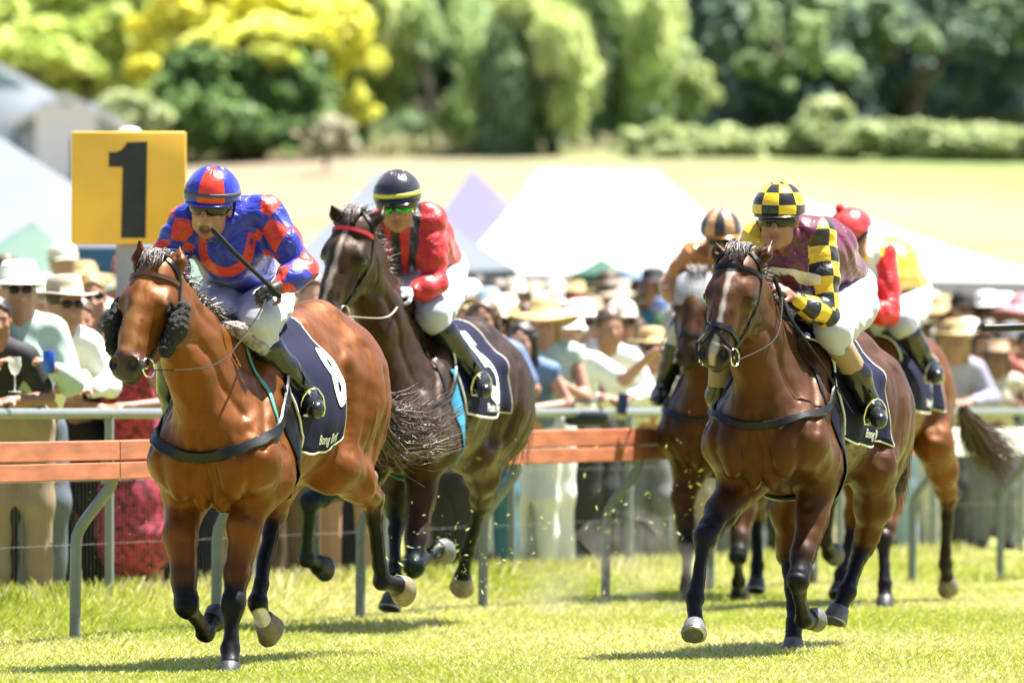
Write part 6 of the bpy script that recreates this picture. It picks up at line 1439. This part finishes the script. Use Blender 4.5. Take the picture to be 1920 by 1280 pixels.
# rows further back: every one its own mix of clothes and hat
BK = [(8, 520, 'white', 'fedora', 'brown'), (300, 540, 'sky', 'fedora', 'straw'), (330, 555, 'red', None, 'dark'), (555, 548, 'white', 'sunhat', 'tan'), (570, 575, 'grey', None, 'blond'), (612, 565, 'navy', 'boater', 'straw'),
 (880, 560, 'pink', 'cap', 'white'), (895, 545, 'beige', None, 'dark'), (915, 575, 'sky', 'bucket', 'sky'), (933, 553, 'white', None, 'brown'), (948, 590, 'cream', 'sunhat', 'ivory'), (965, 558, 'lilac', 'fedora', 'cream'),
 (985, 600, 'orange', None, 'brown'), (1040, 560, 'sky', 'bucket', 'ivory'), (1050, 590, 'blue', None, 'silver'), (1075, 560, 'ivory', 'boater', 'straw'), (1085, 592, 'coral', 'cap', 'red'), (1165, 560, 'mint', 'sunhat', 'beige'),
 (1175, 600, 'lilac', None, 'dark'), (1180, 538, 'white', 'cap', 'sky'), (1245, 590, 'navy', 'cap', 'blue'), (1260, 560, 'crimson', 'fedora', 'grey'), (1385, 560, 'white', 'boater', 'ivory'), (1720, 570, 'cream', 'bucket', 'olive'),
 (1765, 590, 'coral', 'sunhat', 'straw'), (1805, 560, 'white', 'cap', 'black'), (1815, 600, 'orange', None, 'dark'), (1850, 548, 'pink', 'fedora', 'white'), (1880, 575, 'grey', 'bucket', 'white'), (1892, 545, 'crimson', None, 'brown'),
 (1905, 590, 'sky', None, 'blond'), (1915, 560, 'beige', 'sunhat', 'pink'), (1860, 620, 'navy', None, 'silver')]
for i, (px, hy, top, hat, hc) in enumerate(BK):
    where = "at the far left" if px < 250 else "behind the leading jockey" if px < 400 else "between the two left horses" if px < 700 else "in the centre back rows" if px < 1300 else "behind the maroon jockey" if px < 1500 else "in the right-hand back rows"
    nm = {'sunhat': 'wide sun hat', 'bucket': 'bucket hat'}.get(hat, hat)
    lab = ("blurred spectator in %s shirt and %s %s %s" % (top, hc, nm, where)) if hat else ("bare-headed %s-haired spectator in %s shirt %s" % (hc, top, where))
    person(px, hy, 1, 'stand', rng.uniform(-20, 20), top, 'short', 'trousers', ['navy', 'khaki', 'black', 'grey'][i % 4], hat, hc if hat else None, i % 2, 'short' if i % 3 else 'long', hc if not hat else ['brown', 'dark', 'blond'][i % 3], lab, i % 4)
MX = [(72, 'ivory', 'long', 'grey', 'fedora', 'ivory'), (172, 'cream', 'short', 'crimson', None, 'blond'), (262, 'white', 'short', 'black', 'cap', 'navy'), (500, 'white', 'short', 'brown', 'fedora', 'grey'), (560, 'sky', 'short', 'slate', None, 'dark'), (622, 'ivory', 'long', 'white', 'sunhat', 'cream'),
 (690, 'navy', 'long', 'navy', None, 'brown'), (790, 'white', 'long', 'black', 'bucket', 'cream'), (868, 'cream', 'short', 'blue', None, 'blond'), (925, 'white', 'short', 'black', 'cap', 'cream'), (952, 'pink', 'none', 'white', None, 'blond'), (1005, 'ivory', 'short', 'slate', None, 'dark'),
 (1042, 'black', 'none', 'black', None, 'dark'), (1088, 'white', 'long', 'navy', 'fedora', 'white'), (1118, 'cream', 'long', 'black', None, 'brown'), (1165, 'sky', 'long', 'grey', 'cap', 'ivory'), (1188, 'white', 'long', 'grey', None, 'brown'), (1252, 'ivory', 'long', 'olive', 'cap', 'green'),
 (1270, 'pink', 'short', 'white', None, 'silver'), (1355, 'white', 'long', 'slate', 'fedora', 'brown'), (1415, 'navy', 'short', 'black', None, 'blond'), (1480, 'cream', 'long', 'black', 'cap', 'red'), (1560, 'sky', 'long', 'slate', None, 'brown'), (1635, 'white', 'long', 'black', 'boater', 'cream'),
 (1715, 'ivory', 'long', 'ivory', 'fedora', 'olive'), (1770, 'black', 'long', 'slate', None, 'brown'), (1815, 'white', 'none', 'cream', 'sunhat', 'white'), (1848, 'coral', 'short', 'grey', None, 'dark'), (1895, 'white', 'short', 'ivory', 'cap', 'grey'), (1945, 'lilac', 'long', 'grey', None, 'blond')]
for i, (px, top, sl, bc, hat, hc) in enumerate(MX):
    where = "at barrier left end" if px < 300 else "behind the leading horse" if px < 660 else "behind the second horse" if px < 900 else "at mid barrier" if px < 1300 else "behind the white-blazed horse" if px < 1700 else "at barrier right end"
    lab = ("spectator in %s top, %s trousers and %s %s %s" % (top, bc, hc, hat, where)) if hat else ("%s-haired spectator in %s top and %s trousers %s" % (hc, top, bc, where))
    person(px, float(np.interp(px, [0, 960, 1920], [560, 612, 632])) + rng.uniform(-14, 14), 0, ['stand', 'hold', 'stand', 'point'][i % 4] if px not in (72, 1042) else 'lean', rng.uniform(-25, 25), top, sl, 'trousers', bc, hat, hc if hat else None, i % 2, 'long' if i % 3 == 0 else 'short', hc if not hat else ['brown', 'dark', 'blond'][i % 3], lab, i % 4, d=along(px, VF + .75 + .35 * (i % 3)).y)
person(150, 600, 0, 'hold', 15, 'black', 'long', 'trousers', 'black', None, None, 0, 'short', 'brown', "brown-haired person all in black between the beige fedora and red dress", 0, d=along(150, VF + .8).y)
person(262, 640, 0, 'stand', -10, None, None, 'dress', 'floral', None, None, 0, 'long', 'brown', "woman in a dark floral dress beside the leading horse's chest", 1, d=along(262, VF + .5).y)
person(85, 610, 0, 'stand', 5, 'grey', 'long', 'trousers', 'slate', None, None, 0, 'short', 'dark', "dark-haired person in grey shirt between the white hat and beige fedora", 0, d=along(85, VF + 1.0).y)
# held things
def at_front(px, py, dv=.0): return P(px, py, along(px, VF - .05 + dv).y)
c = at_front(1167, 757); MB().box(c, (.072, .012, .142), rot=Matrix.Rotation(.12, 3, 'Y'), bev=.006).build("phone", mat("phone_blue", (.02, .03, .10), rough=.2), None); tag(bpy.context.scene.objects["phone"], "dark blue phone held up over the barrier by the man in the straw fedora", "phone")
c = at_front(28, 735)
o = MB().tube([c, c + Vector((0, 0, .005)), c + Vector((0, 0, .008)), c + Vector((0, 0, .09)), c + Vector((0, 0, .10)), c + Vector((0, 0, .14)), c + Vector((0, 0, .19))], [.035, .034, .004, .004, .02, .036, .032], n=16).build("wine_glass", mat("glass_clear", (.85, .85, .85), rough=.05, alpha=.45), None); tag(o, "clear stemmed wine glass over the barrier at the left edge", "glass")
c = at_front(92, 700)
o = MB().tube([c, c + Vector((0, 0, .012)), c + Vector((0, 0, .11)), c + Vector((0, 0, .122))], [.028, .033, .033, .027], n=16).build("drink_can", mat("can_blue", (.03, .10, .5), rough=.3, metal=.5), None); tag(o, "bright blue drink can held by the man in the mint shirt", "drink can")
c = at_front(1100, 785)
o = MB().box(c, (.30, .16, .10), bev=.04).tube([c + Vector((-.10, 0, .04)), c + Vector((-.08, 0, .12)), c + Vector((.08, 0, .12)), c + Vector((.10, 0, .04))], .010).build("handbag", mat("bag_black", (.012, .012, .014), rough=.4), None); tag(o, "small black handbag resting on the barrier in the centre", "bag")
